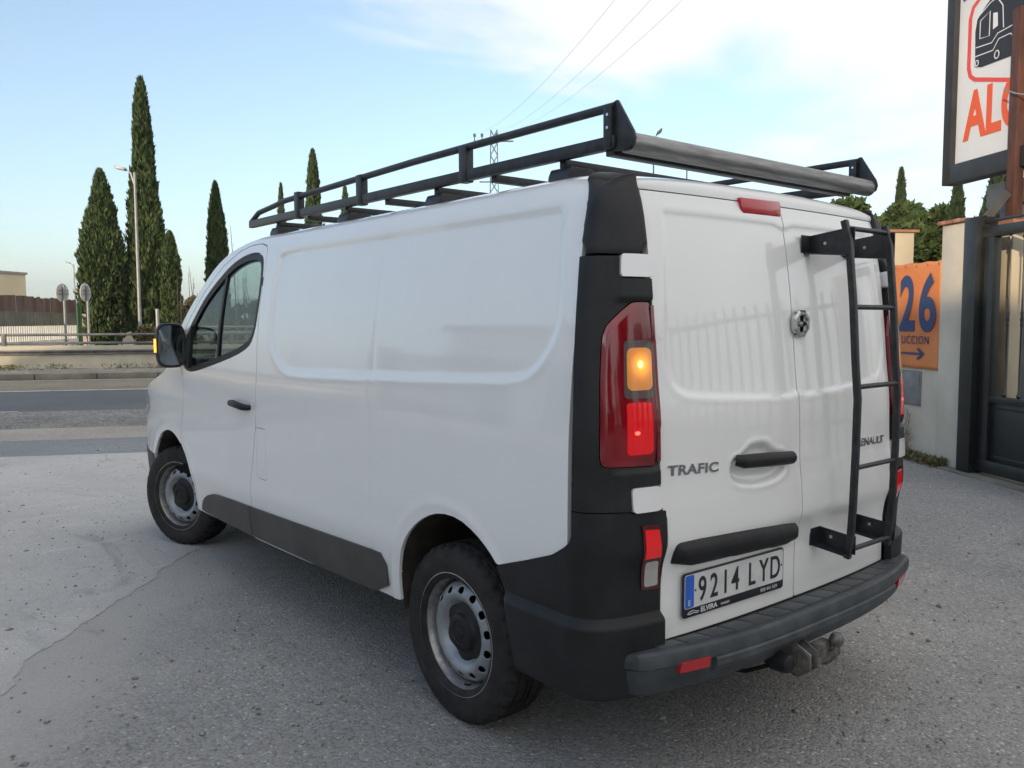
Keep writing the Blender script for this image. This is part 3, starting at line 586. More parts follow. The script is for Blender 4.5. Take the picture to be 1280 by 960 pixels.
def make_wheel(name):
    w = empty(name); w.parent = van
    make_tyre().build('tyre', rub, w, smooth=True, sharp=30, recalc=True)
    rim = MB().lathe([(.228, .100), (.233, .0985), (.2325, .092), (.222, .089), (.215, .085), (.206, .076), (.197, .040), (.192, -.03), (.19, -.07), (.21, -.09)], 72, 'y').build('rim', lipsteel, w, smooth=True, sharp=35)
    zr_ = spline([.040, .075, .098, .112, .128, .145, .160, .174, .186, .192], [.034, .036, .038, .052, .070, .075, .070, .060, .045, .03])
    def disc(s, t, off=0.0): return np.stack([t*np.cos(s), zr_(t)+off, t*np.sin(s)], -1)
    nh = 14
    def dk(s, t):
        a = (s*nh/(2*math.pi)) % 1.0-.5; return np.maximum(.045-t, -(np.hypot(a*2*math.pi/nh*t*.86, (t-.1625)*1.1)-.0140))
    d_ = skin('wheel_disc', (0, 2*math.pi, .045, .191), .0105, lambda s, t: dk(s, t), steel, w, off=0.0, lip=0, fn=disc) if False else None
    ns_, nt_ = 56*6, 30; S = np.linspace(0, 2*math.pi, ns_+1)[:-1]; Tt = np.linspace(.05, .192, nt_)
    Sg, Tg = np.meshgrid(S, Tt, indexing='ij'); K = dk
    cs = Sg+math.pi/ns_; Tc = (Tg[:, :-1]+Tg[:, 1:])/2; kc = K(cs[:, :-1], Tc) < 0
    # pull the hole borders onto the true outline
    pad = np.concatenate([kc[-1:], kc], 0)
    anyk = np.zeros(Sg.shape, bool); allk = np.ones(Sg.shape, bool)
    for a_ in (pad[:-1], pad[1:]):
        for b0 in (0, 1):
            m2 = np.zeros(Sg.shape, bool); m2[:, b0:nt_-1+b0] = a_; anyk |= m2
            m3 = np.ones(Sg.shape, bool); m3[:, b0:nt_-1+b0] = a_; allk &= m3
    bi, bj = np.nonzero(anyk & ~allk); s, t = Sg[bi, bj].copy(), Tg[bi, bj].copy()
    for _ in range(4):
        e = 1e-3; d = K(s, t); gs = (K(s+e, t)-K(s-e, t))/(2*e)/.16; gt = (K(s, t+e)-K(s, t-e))/(2*e); g2 = np.maximum(gs*gs+gt*gt, .3)
        s += np.clip(-d*gs/g2, -.004, .004)/.16; t += np.clip(-d*gt/g2, -.004, .004)
    Sg[bi, bj] = s; Tg[bi, bj] = t
    V = disc(Sg.ravel(), Tg.ravel()); F = np.array([(i*nt_+j, i*nt_+j+1, ((i+1) % ns_)*nt_+j+1, ((i+1) % ns_)*nt_+j) for i, j in zip(*np.nonzero(kc))])
    dd_ = mesh_obj('wheel_disc', V, F[:, ::-1], steel, w, smooth=True)
    sl = dd_.modifiers.new('s', 'SOLIDIFY'); sl.thickness = .004; sl.offset = -1
    # black centre cap: wavy edge, raised boss and ring
    n = 96; V = []; pr = [(1.0, .0235), (1.0, .033), (.93, .038), (.70, .041), (.64, .047), (.60, .060), (.52, .064), (.40, .064), (.37, .060), (.20, .060), (.17, .064), (.0005, .065)]
    for f_, h in pr:
        for j in range(n):
            a = 2*math.pi*j/n; r = (.104+.0085*math.cos(6*a)*(1 if f_ > .85 else 0)-.0*f_)*f_; V.append((r*1.08*math.cos(a), h+.014, r*1.08*math.sin(a)))
    k = len(pr); b = MB(); b.add(V, [(i*n+j, i*n+(j+1) % n, (i+1)*n+(j+1) % n, (i+1)*n+j) for i in range(k-1) for j in range(n)]); hc = b.build('hub_cap', plastic, w, smooth=True, sharp=35)
    MB().lathe([(.0001, -.02), (.195, -.02)], 40, 'y').build('brake_drum', dark, w)
    MB().lathe([(.222, .0), (.0001, .0)], 40, 'y', (0, -.09, 0)).build('inner_cover', dark, w)
    vs = MB().tube([(0, .083, -.188), (0, .097, -.186), (0, .108, -.180)], .0035, 6).build('valve', dark, w)
    return w
w0 = make_wheel('wheel'); w0.location = (.968, .815, .335); w0.rotation_euler = (0, R(25), 0)
for (x, y, st, sp) in ((4.235, .790, 21, 100), (.968, -.815, 180, 10), (4.235, -.790, 201, 60)):
    c = copy_tree(w0, van); c.location = (x, y, .335); c.rotation_mode = 'YXZ'
    c.rotation_euler = (0, 0, 0); c.matrix_basis = Matrix.Translation((x, y, .335)) @ Matrix.Rotation(R(st), 4, 'Z') @ Matrix.Rotation(R(sp), 4, 'Y')
# ---- underside
m_ = MB(); m_.box((.20, -.57, .30), (4.9, .57, .52)); m_.box((1.36, -.88, .36), (3.60, .88, .50)); m_.box((.20, -.85, .40), (.56, .85, .50))
m_.build('underbody', dark, van)
m_ = MB(); m_.tube([(.968, -.75, .335), (.968, .75, .335)], .05, 12); m_.build('rear_axle', dark, van)
# ---- cab interior seen through the windows
m_ = MB(); m_.prism([(-.88, .45), (.88, .45), (.90, 1.2), (.84, 1.72), (.74, 1.90), (-.74, 1.90), (-.84, 1.72), (-.90, 1.2)], 2.60, 2.63, 'x'); m_.build('bulkhead', mat('bulkhead_grey', (.05, .05, .052), .8), van)
m_ = MB(); m_.box((2.6, -.86, .50), (4.3, .86, .56)); m_.build('cab_floor', dark, van)
m_ = MB(); m_.box((3.72, -.84, .60), (4.10, .84, 1.27)); m_.box((3.60, -.84, .95), (3.80, .84, 1.22)); m_.box((2.7, -.90, .6), (3.7, -.84, 1.24)); m_.tube([(3.68, .20, 1.27), (3.80, .40, 1.32), (3.68, .62, 1.27)], .06, 8); m_.build('dashboard', plastic, van, bevel=.03)
for y, wd in ((.42, .25), (-.30, .44)):
    s_ = MB(); s_.box((2.82, y-wd, .60), (3.32, y+wd, .92)); s_.obox((2.80, y, 1.18), (1, 0, .22), (0, 1, 0), (-.22, 0, 1), .065, wd-.02, .30)
    so = s_.build('seat', seat_m, van, bevel=.04, segs=3)
    for hy in ((y,) if wd < .3 else (y-.2, y+.2)): s_ = MB(); s_.obox((2.72, hy, 1.59), (1, 0, .2), (0, 1, 0), (-.2, 0, 1), .045, .12, .085); s_.build('head_rest', seat_m, so, bevel=.03, segs=3)
s_ = MB(); n = 28; cc = Vector((3.50, .42, 1.17)); ax = Vector((-.85, 0, .55)).normalized(); a1 = Vector((0, 1, 0)); b1 = ax.cross(a1)
ring = [tuple(cc+(a1*math.cos(2*math.pi*i/n)+b1*math.sin(2*math.pi*i/n))*.19) for i in range(n+1)]
s_.tube(ring, .014, 8, caps=False); s_.tube([tuple(cc-a1*.19), tuple(cc-ax*.02), tuple(cc+a1*.19)], .02, 6); s_.tube([tuple(cc), tuple(cc-ax*.3)], .03, 8); s_.build('steering_wheel', plastic, van, smooth=True)

# ---- door mirrors
for sd_ in (1, -1):
    mr = MB(); V = []; c0 = Vector((3.80, 1.024*sd_, 1.357)); n = 32; hw, hh = .086, .138
    yaw = R(-6)*sd_; M_ = Matrix.Rotation(yaw, 3, 'Z')
    def sq(a, w_, h_, pw=3.6):
        c, s = math.cos(a), math.sin(a); return (abs(c)**(2/pw)*math.copysign(w_, c), abs(s)**(2/pw)*math.copysign(h_, s))
    rings = [(-.040, .985), (-.048, .955), (-.048, .90), (-.036, .88), (-.036, .001)]
    outer = [(-.03, 1.0), (.0, 1.0), (.03, .93), (.06, .80), (.08, .55), (.088, .05)]
    allr = outer[::-1]+rings
    for (dx, sc) in allr:
        for j in range(n):
            y, z = sq(2*math.pi*j/n, hw*sc, hh*sc); V.append(tuple(c0+M_ @ Vector((dx, y, z))))
    k = len(allr); mr.add(V, [(i*n+j, i*n+(j+1) % n, (i+1)*n+(j+1) % n, (i+1)*n+j) for i in range(k-1) for j in range(n)])
    mo = mr.build('door_mirror', plastic, van, smooth=True, sharp=40)
    g = MB(); V = []
    for sc in (.88, .001):
        for j in range(n): y, z = sq(2*math.pi*j/n, hw*sc, hh*sc); V.append(tuple(c0+M_ @ Vector((-.042-.002*(1-sc), y, z))))
    g.add(V, [(i*n+j, i*n+(j+1) % n, (i+1)*n+(j+1) % n, (i+1)*n+j) for i in range(1) for j in range(n)]); g.build('mirror_glass', mirror_m, mo)
    am = MB(); V = []
    zz = np.linspace(-.042, .040, 9)
    for z in zz:
        for (dx, dy) in ((-.036, .086), (-.020, .0925), (.004, .0915), (.02, .085)): V.append(tuple(c0+M_ @ Vector((dx, dy*sd_*(1-.0*abs(z)), z))))
    am.add(V, [(i*4+j, i*4+j+1, (i+1)*4+j+1, (i+1)*4+j) for i in range(8) for j in range(3)]); am.build('mirror_indicator', mat('mirror_lens_lit', (.8, .25, .03), .3, emit=(1, .30, .02), es=1.7) if sd_ > 0 else MATS['mirror_lens_lit'], mo, smooth=True)
    arm = MB(); arm.tube([(3.84, .99*sd_, 1.30), (3.82, .95*sd_, 1.27), (3.74, .920*sd_, 1.25)], [.05, .045, .05], 10, ry=.035); arm.build('mirror_arm', plastic, mo, smooth=True)
    # black cheek at the door corner
ex_ = MB()

# ---- deadlock on the rear door seam
lk = MB(); c = Vector((float(RX(0, 1.487))-.001, -.030, 1.487)); V = []
for (r, h) in ((.052, .0), (.052, -.012), (.045, -.018), (.036, -.018), (.034, -.012), (.0001, -.012)):
    for j in range(8): an = 2*math.pi*(j+.5)/8; V.append((c.x+h, c.y+r*math.cos(an), c.z+r*math.sin(an)))
lk.add(V, [(i*8+j, i*8+(j+1) % 8, (i+1)*8+(j+1) % 8, (i+1)*8+j) for i in range(5) for j in range(8)]); lko = lk.build('deadlock', chrome, van)
d_ = MB(); d_.box((c.x-.017, c.y-.004, c.z-.030), (c.x-.012, c.y+.004, c.z+.030)); d_.box((c.x-.017, c.y-.026, c.z-.004), (c.x-.0125, c.y+.026, c.z+.004)); d_.build('key_slot', dark, lko)
for dy in (-.018, .018): MB().lathe([(.0001, -.024), (.010, -.022), (.011, -.012)], 14, 'x', (c.x, c.y+dy, c.z)).build('lock_stud', chrome, lko, smooth=True)

# ---- roof rack
rk = empty('roof_rack'); rk.parent = van
ZR0, ZR1, YR = 2.062, 2.168, .72
for sd_ in (1, -1):
    y = YR if sd_ > 0 else -.775
    MB().box((.335, y-.015, ZR0-.022), (3.235, y+.015, ZR0+.020)).build('side_rail', rackm, rk, bevel=.004)
    MB().tube([(.34, y, ZR1+.004), (1.5, y, ZR1), (2.78, y, ZR1-.022), (2.90, y, ZR1-.034), (3.12, y, ZR0+.055), (3.228, y, ZR0+.012)], .0145, 12).build('upper_rail', rackm, rk, smooth=True)
    for x in (1.135, 1.945, 2.60):
        wdt = .024
        MB().box((x-wdt, y-.019, ZR0-.028), (x+wdt, y+.019, ZR1+.004)).build('upright', rackm, rk, bevel=.003)
    ep = MB(); ep.prism([(.345, ZR0-.03), (.345, ZR1+.020), (.330, ZR1+.022), (.262, ZR0+.022), (.256, ZR0), (.262, ZR0-.022), (.285, ZR0-.032)], y-.006, y+.006, 'y')
    ep.box((.345, y-.02, ZR0-.02), (.378, y+.02, ZR1+.012)); epo = ep.build('end_plate', rackm, rk, bevel=.003)
    MB().tube([(.36, y+.021*1, ZR0+.045), (.36, y-.021, ZR0+.045)], .005, 8).build('bolt', chrome, epo); MB().tube([(.36, y+.021, ZR0+.085), (.36, y-.021, ZR0+.085)], .005, 8).build('bolt', chrome, epo)
MB().tube([(.296, YR-.004, ZR0-.008), (.296, -.771, ZR0-.008)], .0335, 28).build('load_roller', alu, rk, smooth=True)
MB().box((.345, -YR, ZR0-.040), (.385, YR, ZR0-.012)).build('cross_bar', rackm, rk, bevel=.003)
def roofz(x, y): t = float(np.interp(abs(y), tinv_y[::-1], tinv_t[::-1])); return float(U0(XA-x if x > XA else -.0001, t)[2])
for i, x in enumerate((.60, .98, 1.36, 1.75, 2.12, 2.52, 2.90)):
    foot = i in (0, 2, 4, 6); z = ZR0-.030
    MB().box((x-.017, -YR+.014, z-.014), (x+.017, YR-.014, z+.014)).build('cross_bar', rackm, rk, bevel=.003)
    if foot:
        for sd_ in (1, -1):
            zr0 = roofz(x, .68)-.006; ft = MB(); pr = []
            o_ = [(.735, zr0-.010), (.732, zr0+.014), (.722, zr0+.034), (.716, z-.016), (.640, z-.016), (.640, zr0+.042), (.60, zr0+.030), (.585, zr0+.012), (.60, zr0+.005)]
            ft.prism([(a*sd_, b) for a, b in o_], x-.055, x+.045, 'x'); ft.build('rack_foot', rackm, rk, bevel=.010, segs=3)

# ---- ladder on the right-hand door
ld = empty('rear_ladder'); ld.parent = van
railx = spline([.63, .67, 1.016, 1.217, 1.33, 1.781, 1.86], [.006, -.004, -.018, -.020, -.010, .028, .050])
YL, YRR = -.142, -.434
for y in (YL, YRR):
    MB().bar([(float(railx(z)), y, z) for z in (.640, .70, .82, 1.02, 1.22, 1.34, 1.56, 1.78, 1.852)], .0225, up=(0, 1, 0)).build('ladder_rail', rackm, ld, bevel=.003)
for z in (.672, .972, 1.262, 1.545, 1.825):
    MB().tube([(float(railx(z)), YL, z), (float(railx(z)), YRR, z)], .0092, 10).build('rung', rackm, ld, smooth=True)
for y, zt in ((YL, 1.775), (YRR, 1.775), (YL, .700), (YRR, .700)):
    xd = float(RX(y, zt))+.001; xr_ = float(railx(zt)); up = zt > 1
    pr = [(xd, zt-.030), (xd, zt+.034), (xr_+.02, zt+.052 if up else zt+.022), (xr_-.012, zt+.052 if up else zt+.022), (xr_-.012, zt-.046), (xr_+.02, zt-.046)]
    b_ = MB(); b_.prism(pr, y-.018, y-.014, 'y'); b_.box((xd-.004, y-.018, zt-.03), (xd, y+.045, zt+.034))
    b_.prism([(xd, zt-.033), (xd, zt-.029), (xr_, zt-.044), (xr_, zt-.048)], y-.018, y+.03, 'y')
    br = b_.build('ladder_bracket', rackm, ld)
    xm = (xd*.62+xr_*.38)
    MB().tube([(xm, y-.0195, zt+.003), (xm, y-.0125, zt+.003)], .006, 10).build('bolt', lens_clear, br)
    MB().tube([(xr_+.025, y-.024, zt-.005), (xr_+.025, y-.012, zt-.005)], .008, 6).build('bolt', rackm, br)

# ================================================================ ground
def ground_mat(name, c1, c2, agg=90.0, scale=.6, aggcol=.35, bs=.6, rough=.92, patch=None, bd=.006):
    m = mat(name, c1, rough, spec=.25); t = m.node_tree
    big = noise(t, scale, 8, .62, dist=.4); fine = noise(t, 14, 6, .7)
    tc_ = t.nodes.new('ShaderNodeTexCoord')
    vo = N(t, 'ShaderNodeTexVoronoi', Scale=agg, Randomness=1.0); t.links.new(tc_.outputs['Object'], vo.inputs['Vector'])
    vr = t.nodes.new('ShaderNodeSeparateColor'); t.links.new(vo.outputs['Color'], vr.inputs[0])
    base = ramp(t, math_n(t, 'ADD', math_n(t, 'MULTIPLY', big, .75), math_n(t, 'MULTIPLY', fine, .25)), [(.36, c1), (.64, c2)])
    mx = t.nodes.new('ShaderNodeMix'); mx.data_type = 'RGBA'; mx.blend_type = 'MULTIPLY'; mx.inputs[0].default_value = 1.0
    st = ramp(t, vr.outputs[0], [(.0, (1-aggcol,)*3), (.55, (1, 1, 1)), (.93, (1.0, .99, .97)), (1.0, (1+aggcol*1.6, 1+aggcol*1.55, 1+aggcol*1.4))])
    t.links.new(base, mx.inputs[6]); t.links.new(st, mx.inputs[7]); t.links.new(mx.outputs[2], P(m).inputs['Base Color'])
    hh = math_n(t, 'ADD', math_n(t, 'MULTIPLY', vo.outputs['Distance'], -1.0), math_n(t, 'MULTIPLY', fine, .8))
    bump(m, hh, bs, bd)
    return m
asph = ground_mat('yard_asphalt', (.27, .268, .262), (.38, .37, .352), 95, .55, .36, .8)
def dusty(m, c, w0, w1, A=(1.60, 2.62), nrm=(.616, .788), amp=.9, flip=1):
    t = m.node_tree; bc = P(m).inputs['Base Color']; src = bc.links[0].from_socket
    g = t.nodes.new('ShaderNodeNewGeometry'); s_ = t.nodes.new('ShaderNodeSeparateXYZ'); t.links.new(g.outputs['Position'], s_.inputs[0])
    d = math_n(t, 'ADD', math_n(t, 'MULTIPLY', math_n(t, 'SUBTRACT', s_.outputs[0], A[0]), nrm[0]), math_n(t, 'MULTIPLY', math_n(t, 'SUBTRACT', s_.outputs[1], A[1]), nrm[1]))
    d = math_n(t, 'ADD', d, math_n(t, 'MULTIPLY', math_n(t, 'SUBTRACT', noise(t, 1.6, 9, .72), .5), amp))
    r = t.nodes.new('ShaderNodeMapRange'); r.interpolation_type = 'SMOOTHSTEP'; r.inputs[1].default_value = w0; r.inputs[2].default_value = w1; t.links.new(d, r.inputs[0])
    mx = t.nodes.new('ShaderNodeMix'); mx.data_type = 'RGBA'; t.links.new(math_n(t, 'MULTIPLY', r.outputs[0], .88), mx.inputs[0]); t.links.new(src, mx.inputs[6]); mx.inputs[7].default_value = (*c, 1); t.links.new(mx.outputs[2], bc)
def stains(m, c, scale, lo, hi, k=.6, stretch=None, dist=1.2):
    t = m.node_tree; bc = P(m).inputs['Base Color']; src = bc.links[0].from_socket
    n_ = noise(t, scale, 7, .62, dist=dist, stretch=stretch); r = t.nodes.new('ShaderNodeMapRange'); r.interpolation_type = 'SMOOTHSTEP'; r.inputs[1].default_value = lo; r.inputs[2].default_value = hi; t.links.new(n_, r.inputs[0])
    mx = t.nodes.new('ShaderNodeMix'); mx.data_type = 'RGBA'; t.links.new(math_n(t, 'MULTIPLY', r.outputs[0], k), mx.inputs[0]); t.links.new(src, mx.inputs[6]); mx.inputs[7].default_value = (*c, 1); t.links.new(mx.outputs[2], bc)
dusty(asph, (.42, .405, .385), -.75, .02)
stains(asph, (.12, .12, .125), .9, .60, .70, .35); stains(asph, (.38, .365, .34), .5, .58, .72, .5)
conc = ground_mat('worn_concrete', (.41, .40, .385), (.55, .535, .51), 140, .42, .18, .35)
dusty(conc, (.37, .362, .35), .35, -.10, amp=.8)
stains(conc, (.24, .24, .25), .55, .54, .66, .55, stretch=(1, 2.2, 1)); stains(conc, (.55, .54, .52), 2.2, .60, .66, .5, stretch=(3.5, .5, 1), dist=.6)  # dark streaks mix tyre marks with a shadow band put into the colour
roadm = ground_mat('road_asphalt', (.115, .12, .13), (.145, .15, .16), 60, .3, .2, .3)
roadc = ground_mat('coarse_road', (.19, .182, .172), (.28, .268, .25), 26, .8, .5, .9)
strip1 = ground_mat('dusty_shoulder', (.31, .285, .25), (.40, .37, .33), 60, .7, .2, .3)
strip2 = ground_mat('smooth_asphalt', (.21, .22, .235), (.27, .28, .29), 90, .6, .25, .4)
should = ground_mat('ochre_shoulder', (.20, .175, .13), (.30, .265, .20), 30, .5, .25, .3)
dirtm = ground_mat('dry_ground', (.18, .145, .095), (.34, .28, .19), 8, .25, .3, .6)
D_ = Vector((-.45, -.893, 0)); N_ = Vector((.893, -.45, 0))
def ND(n, d, z=0.0): p = N_*n+D_*d; return (p.x, p.y, z)
def sheet(name, poly, m, label=None):
    b = MB(); b.add(poly, [tuple(range(len(poly)))]); o = b.build(name, m, recalc=False)
    if o.data.polygons[0].normal.z < 0: o.data.flip_normals()
    return tag(o, kind='structure')
G = 9000
g0 = sheet('ground', [(-G, -G, -.012), (G, -G, -.012), (G, G, -.012), (-G, G, -.012)], dirtm)
yd = sheet('yard_pavement', [(-30, -9, 0), (3, -9, 0), ND(7.0, 8.6, .0), ND(7.0, -60, 0), (-30, 30, 0)][::1], asph)
yd.data.clear_geometry(); 
def set_poly(o, poly):
    me = o.data; me.from_pydata([tuple(p) for p in poly], [], [tuple(range(len(poly)))]); me.update()
    if me.polygons[0].normal.z < 0: me.flip_normals()
set_poly(yd, [(-40, -40, 0), ND(9.0, 60, 0), ND(9.0, -60, 0), (-40, 40, 0)])
random.seed(4)
def wavy(p, q, k, amp, z):
    p, q = Vector(p), Vector(q); d = (q-p); nn = Vector((-d.y, d.x, 0)).normalized(); out_ = []
    w = 0
    for i in range(k):
        w = w*.7+random.uniform(-amp, amp)*.6; v = p+d*i/k+nn*w; out_.append((v.x, v.y, z))
    return out_
# pale concrete apron in front and to the left of the van, with its ragged edge
edge = [(1.60, 2.62), (1.95, 2.36), (2.32, 2.19), (2.72, 1.99), (3.02, 1.72), (3.42, 1.36), (3.86, .98), (4.25, .55), (4.75, -.2), (5.2, -1.4), (5.6, -3.0)]
ap = []
for a, b in zip(edge[:-1], edge[1:]): ap += wavy((*a, 0), (*b, 0), 14, .030, .0025)
e2 = wavy(ND(7.74, 2.6), ND(7.74, -50), 120, .05, .0045)
e3 = [(1.0, 40, .004), (.6, 10, .004), (.9, 4.2, .004), (1.2, 3.2, .004)]
ap = ap+e2+e3
sheet('concrete_apron', ap, conc)
sheet('smooth_strip', wavy(ND(7.70, 60), ND(7.70, -60), 150, .03, .002)+wavy(ND(9.1, -60), ND(9.1, 60), 150, .03, .002), strip2)
sheet('dusty_strip', wavy(ND(9.08, 60), ND(9.08, -60), 150, .05, .0035)+wavy(ND(10.35, -60), ND(10.35, 60), 150, .10, .0035), strip1)
sheet('road_near_lane', [ND(10.2, 90, .001), ND(10.2, -90, .001), ND(12.9, -90, .001), ND(12.9, 90, .001)], roadc)
sheet('road', [ND(12.9, 90, .001), ND(12.9, -90, .001), ND(17.5, -90, .001), ND(17.5, 90, .001)], roadm)
sheet('road_shoulder', [ND(17.5, 90, .001), ND(17.5, -90, .001), ND(21.35, -90, .001), ND(21.35, 90, .001)], should)
linem = mottled('road_paint', (.34, .33, .31), (.60, .59, .56), 3, .8, .2, 60, lo=.3, hi=.55)
b = MB(); b.add([ND(17.38, 90, .006), ND(17.38, -90, .006), ND(17.56, -90, .006), ND(17.56, 90, .006)], [(0, 1, 2, 3)]); tag(b.build('edge_line', linem), kind='structure')
b = MB(); b.add([ND(20.92, 90, .006), ND(20.92, -90, .006), ND(21.04, -90, .006), ND(21.04, 90, .006)], [(0, 1, 2, 3)]); tag(b.build('edge_line', linem), kind='structure')
for d in np.arange(-40.2, 40, 6.3):
    b = MB(); b.add([ND(12.86, d, .006), ND(12.86, d+2.0, .006), ND(12.96, d+2.0, .006), ND(12.96, d, .006)], [(0, 1, 2, 3)]); tag(b.build('lane_dash', linem), kind='structure')
kerbm = mottled('kerb_concrete', (.13, .12, .095), (.26, .24, .19), 1.2, .9, .4, 20)
pavem = ground_mat('broken_pavement', (.23, .205, .165), (.38, .35, .30), 12, 1.1, .35, .7)
for i in range(60):
    d0 = -45+i*1.5; b = MB(); o_ = random.uniform(-.01, .01)
    a0, a1, a2, a3 = ND(21.36+o_, d0+.012), ND(21.36+o_, d0+1.488), ND(21.56, d0+1.488), ND(21.56, d0+.012)
    h = .16+random.uniform(-.01, .01)
    b.add([(*p[:2], -.02) for p in (a0, a1, a2, a3)]+[(*p[:2], h) for p in (a0, a1, a2, a3)], [(0, 3, 2, 1), (4, 5, 6, 7), (0, 1, 5, 4), (1, 2, 6, 5), (2, 3, 7, 6), (3, 0, 4, 7)])
    if i == 0: kroot = sheet('pavement', [ND(21.56, 60, .155), ND(21.56, -60, .155), ND(26.0, -60, .16), ND(26.0, 60, .16)], pavem)
    b.build('kerb_stone', kerbm, kroot, bevel=.012)
# loose grit, small stones and dry leaves lying about on the yard
rs_ = np.random.default_rng(77); n = 2600; pf = rs_.uniform(2.2, 11, n); pr_ = rs_.uniform(-.62, .62, n)*pf; sz = rs_.uniform(.003, .009, n)*(1+(rs_.uniform(0, 1, n) > .97)*1.3)
base_ = np.array([FR(a, b_) for a, b_ in zip(pf, pr_)]); oc_ = np.array([(1, 0, 0), (-1, 0, 0), (0, 1, 0), (0, -1, 0), (0, 0, .7), (0, 0, -.3)])
vv = base_[:, None, :]+oc_[None]*sz[:, None, None]*rs_.uniform(.6, 1.3, (n, 6, 1)); vv[:, :, 2] += .004
fc = np.array([(0, 2, 4), (2, 1, 4), (1, 3, 4), (3, 0, 4), (2, 0, 5), (1, 2, 5), (3, 1, 5), (0, 3, 5)])
tag(mesh_obj('loose_grit', vv.reshape(-1, 3), (fc[None]+np.arange(n)[:, None, None]*6).reshape(-1, 3), mottled('grit', (.14, .13, .12), (.42, .40, .37), 60, .9, 0)), 'loose grit and small stones scattered over the yard', 'grit', kind='stuff')
# ================================================================ low barrier wall with rails
wallm = mottled('cream_wall', (.36, .33, .25), (.54, .50, .40), .9, .9, .35, 14, detail=9, lo=.3, hi=.6)
tw = wallm.node_tree
bw = empty('barrier_wall', ND(24, 0)); tag(bw, 'long low cream concrete barrier wall with pipe rails beyond the road', 'barrier')
def NDL(n, d, z): p = N_*(n-27)+D_*d; return (p.x, p.y, z)
b = MB(); b.add([NDL(27.0, 60, .1), NDL(27.0, -60, .1), NDL(27.3, -60, .1), NDL(27.3, 60, .1), NDL(27.02, 60, .81), NDL(27.02, -60, .81), NDL(27.28, -60, .81), NDL(27.28, 60, .81)], [(0, 3, 2, 1), (4, 5, 6, 7), (0, 1, 5, 4), (1, 2, 6, 5), (2, 3, 7, 6), (3, 0, 4, 7)]); b.build('wall_base', wallm, bw)
railm = mottled('rail_galvanised', (.10, .10, .11), (.18, .175, .17), 3, .55, .1, 50, metal=.3)
b = MB(); zz = [(.0, .69), (-.05, .675), (-.05, .65), (-.01, .62), (-.05, .59), (-.05, .565), (0, .55)]; V = [NDL(26.98+o_, d, z) for d in (60, -60) for o_, z in zz]; b.add(V, [(j, j+1, 8+j, 7+j) for j in range(6)]); b.build('guard_beam', railm, bw)
for z in (.885, 1.13): MB().tube([NDL(27.1, 60, z), NDL(27.1, -60, z)], .038, 10).build('pipe_rail', railm, bw, smooth=True)
for i in range(18):
    for e in (-.28, .28):
        d = 1.55+e+(i-9)*6.2; b = MB(); p0 = NDL(27.1, d-.05, .66); b.obox(NDL(27.08, d, .92), tuple(D_), tuple(N_), (0, 0, 1), .055, .04, .25); b.build('rail_post', railm, bw, bevel=.01)
# ================================================================ fence beyond, pale building
rustm = mottled('rusty_sheet', (.085, .05, .038), (.16, .105, .085), .7, .85, .2, 20, stretch=(3, 3, .5), detail=8)
greyfence = mottled('grey_green_sheet', (.10, .105, .08), (.17, .16, .13), 1.3, .85, .2, 20)
picketm = mottled('picket_white', (.58, .57, .50), (.76, .74, .68), 2, .8, .2, 20)
fen = empty('rusty_fence'); tag(fen, 'tall rusty sheet fence over white pickets at the far left', 'fence')
F0, R0, F1, R1 = 27.0, -18.2, 39.4, -20.3
def fp(u): return FR(F0+(F1-F0)*u, R0+(R1-R0)*u)
u_ax = Vector(fp(1))-Vector(fp(0)); LEN = u_ax.length; u_ax.normalize(); n_ax = Vector((-u_ax.y, u_ax.x, 0))
rngl = random.Random(3)
npan = 46
for i in range(npan):
    u0 = -.30+1.30*i/npan; u1 = -.30+1.30*(i+1)/npan; a = Vector(fp(u0+.001)); c_ = Vector(fp(u1-.001)); zt = 2.50+rngl.uniform(-.03, .05); mid = (a+c_)/2; hl = (c_-a).length/2
    off_ = rngl.uniform(0, .03)
    b = MB(); b.obox((mid.x+n_ax.x*off_, mid.y+n_ax.y*off_, (zt+1.9)/2), tuple(u_ax), tuple(n_ax), (0, 0, 1), hl, .012, (zt-1.9)/2); b.build('rusty_panel', rustm, fen)
    b = MB(); b.obox((mid.x, mid.y, 1.62), tuple(u_ax), tuple(n_ax), (0, 0, 1), hl, .012, .278); b.build('grey_panel', greyfence, fen)
npk = 74
for i in range(npk):
    a = Vector(fp(-.30+1.30*(i+.5)/npk)); b = MB(); b.obox((a.x-n_ax.x*-.04, a.y, .90), tuple(u_ax), tuple(n_ax), (0, 0, 1), .062, .018, .45+rngl.uniform(-.02, .03)); b.build('picket', picketm, fen)
b = MB(); b.obox((*fp(1.015)[:2], 1.15), tuple(u_ax), tuple(n_ax), (0, 0, 1), .14, .14, 1.15); b.build('green_post', mat('green_metal', (.05, .13, .05), .6), fen)
b = MB(); b.obox((*fp(.36)[:2], .62), tuple(u_ax), tuple(n_ax), (0, 0, 1), LEN*.66, .04, .12); b.build('bottom_rail', picketm, fen)
pk = MB(); pp = Vector(FR(43, -21.85)); pk.box((-.18, -.1, 0), (.18, .1, 1.9)); gp_ = pk.build('gate_pier', mottled('pink_wall', (.42, .33, .28), (.52, .45, .38), 2, .9)); gp_.location = pp; gp_.rotation_euler = (0, 0, YAW+1.9); tag(gp_, 'small pinkish wall stub beside the green fence post', 'wall')
bl = empty('pale_building', FR(64, -43.0), YAW+R(-8)); tag(bl, 'pale cream flat-roofed building behind the rusty fence', 'building')
cream = mottled('cream_render', (.60, .52, .36), (.68, .60, .44), .3, .9, .1, 10)
b = MB(); b.box((-12, -6.3, 0), (0, 30, 5.05)); b.build('wall', cream, bl)
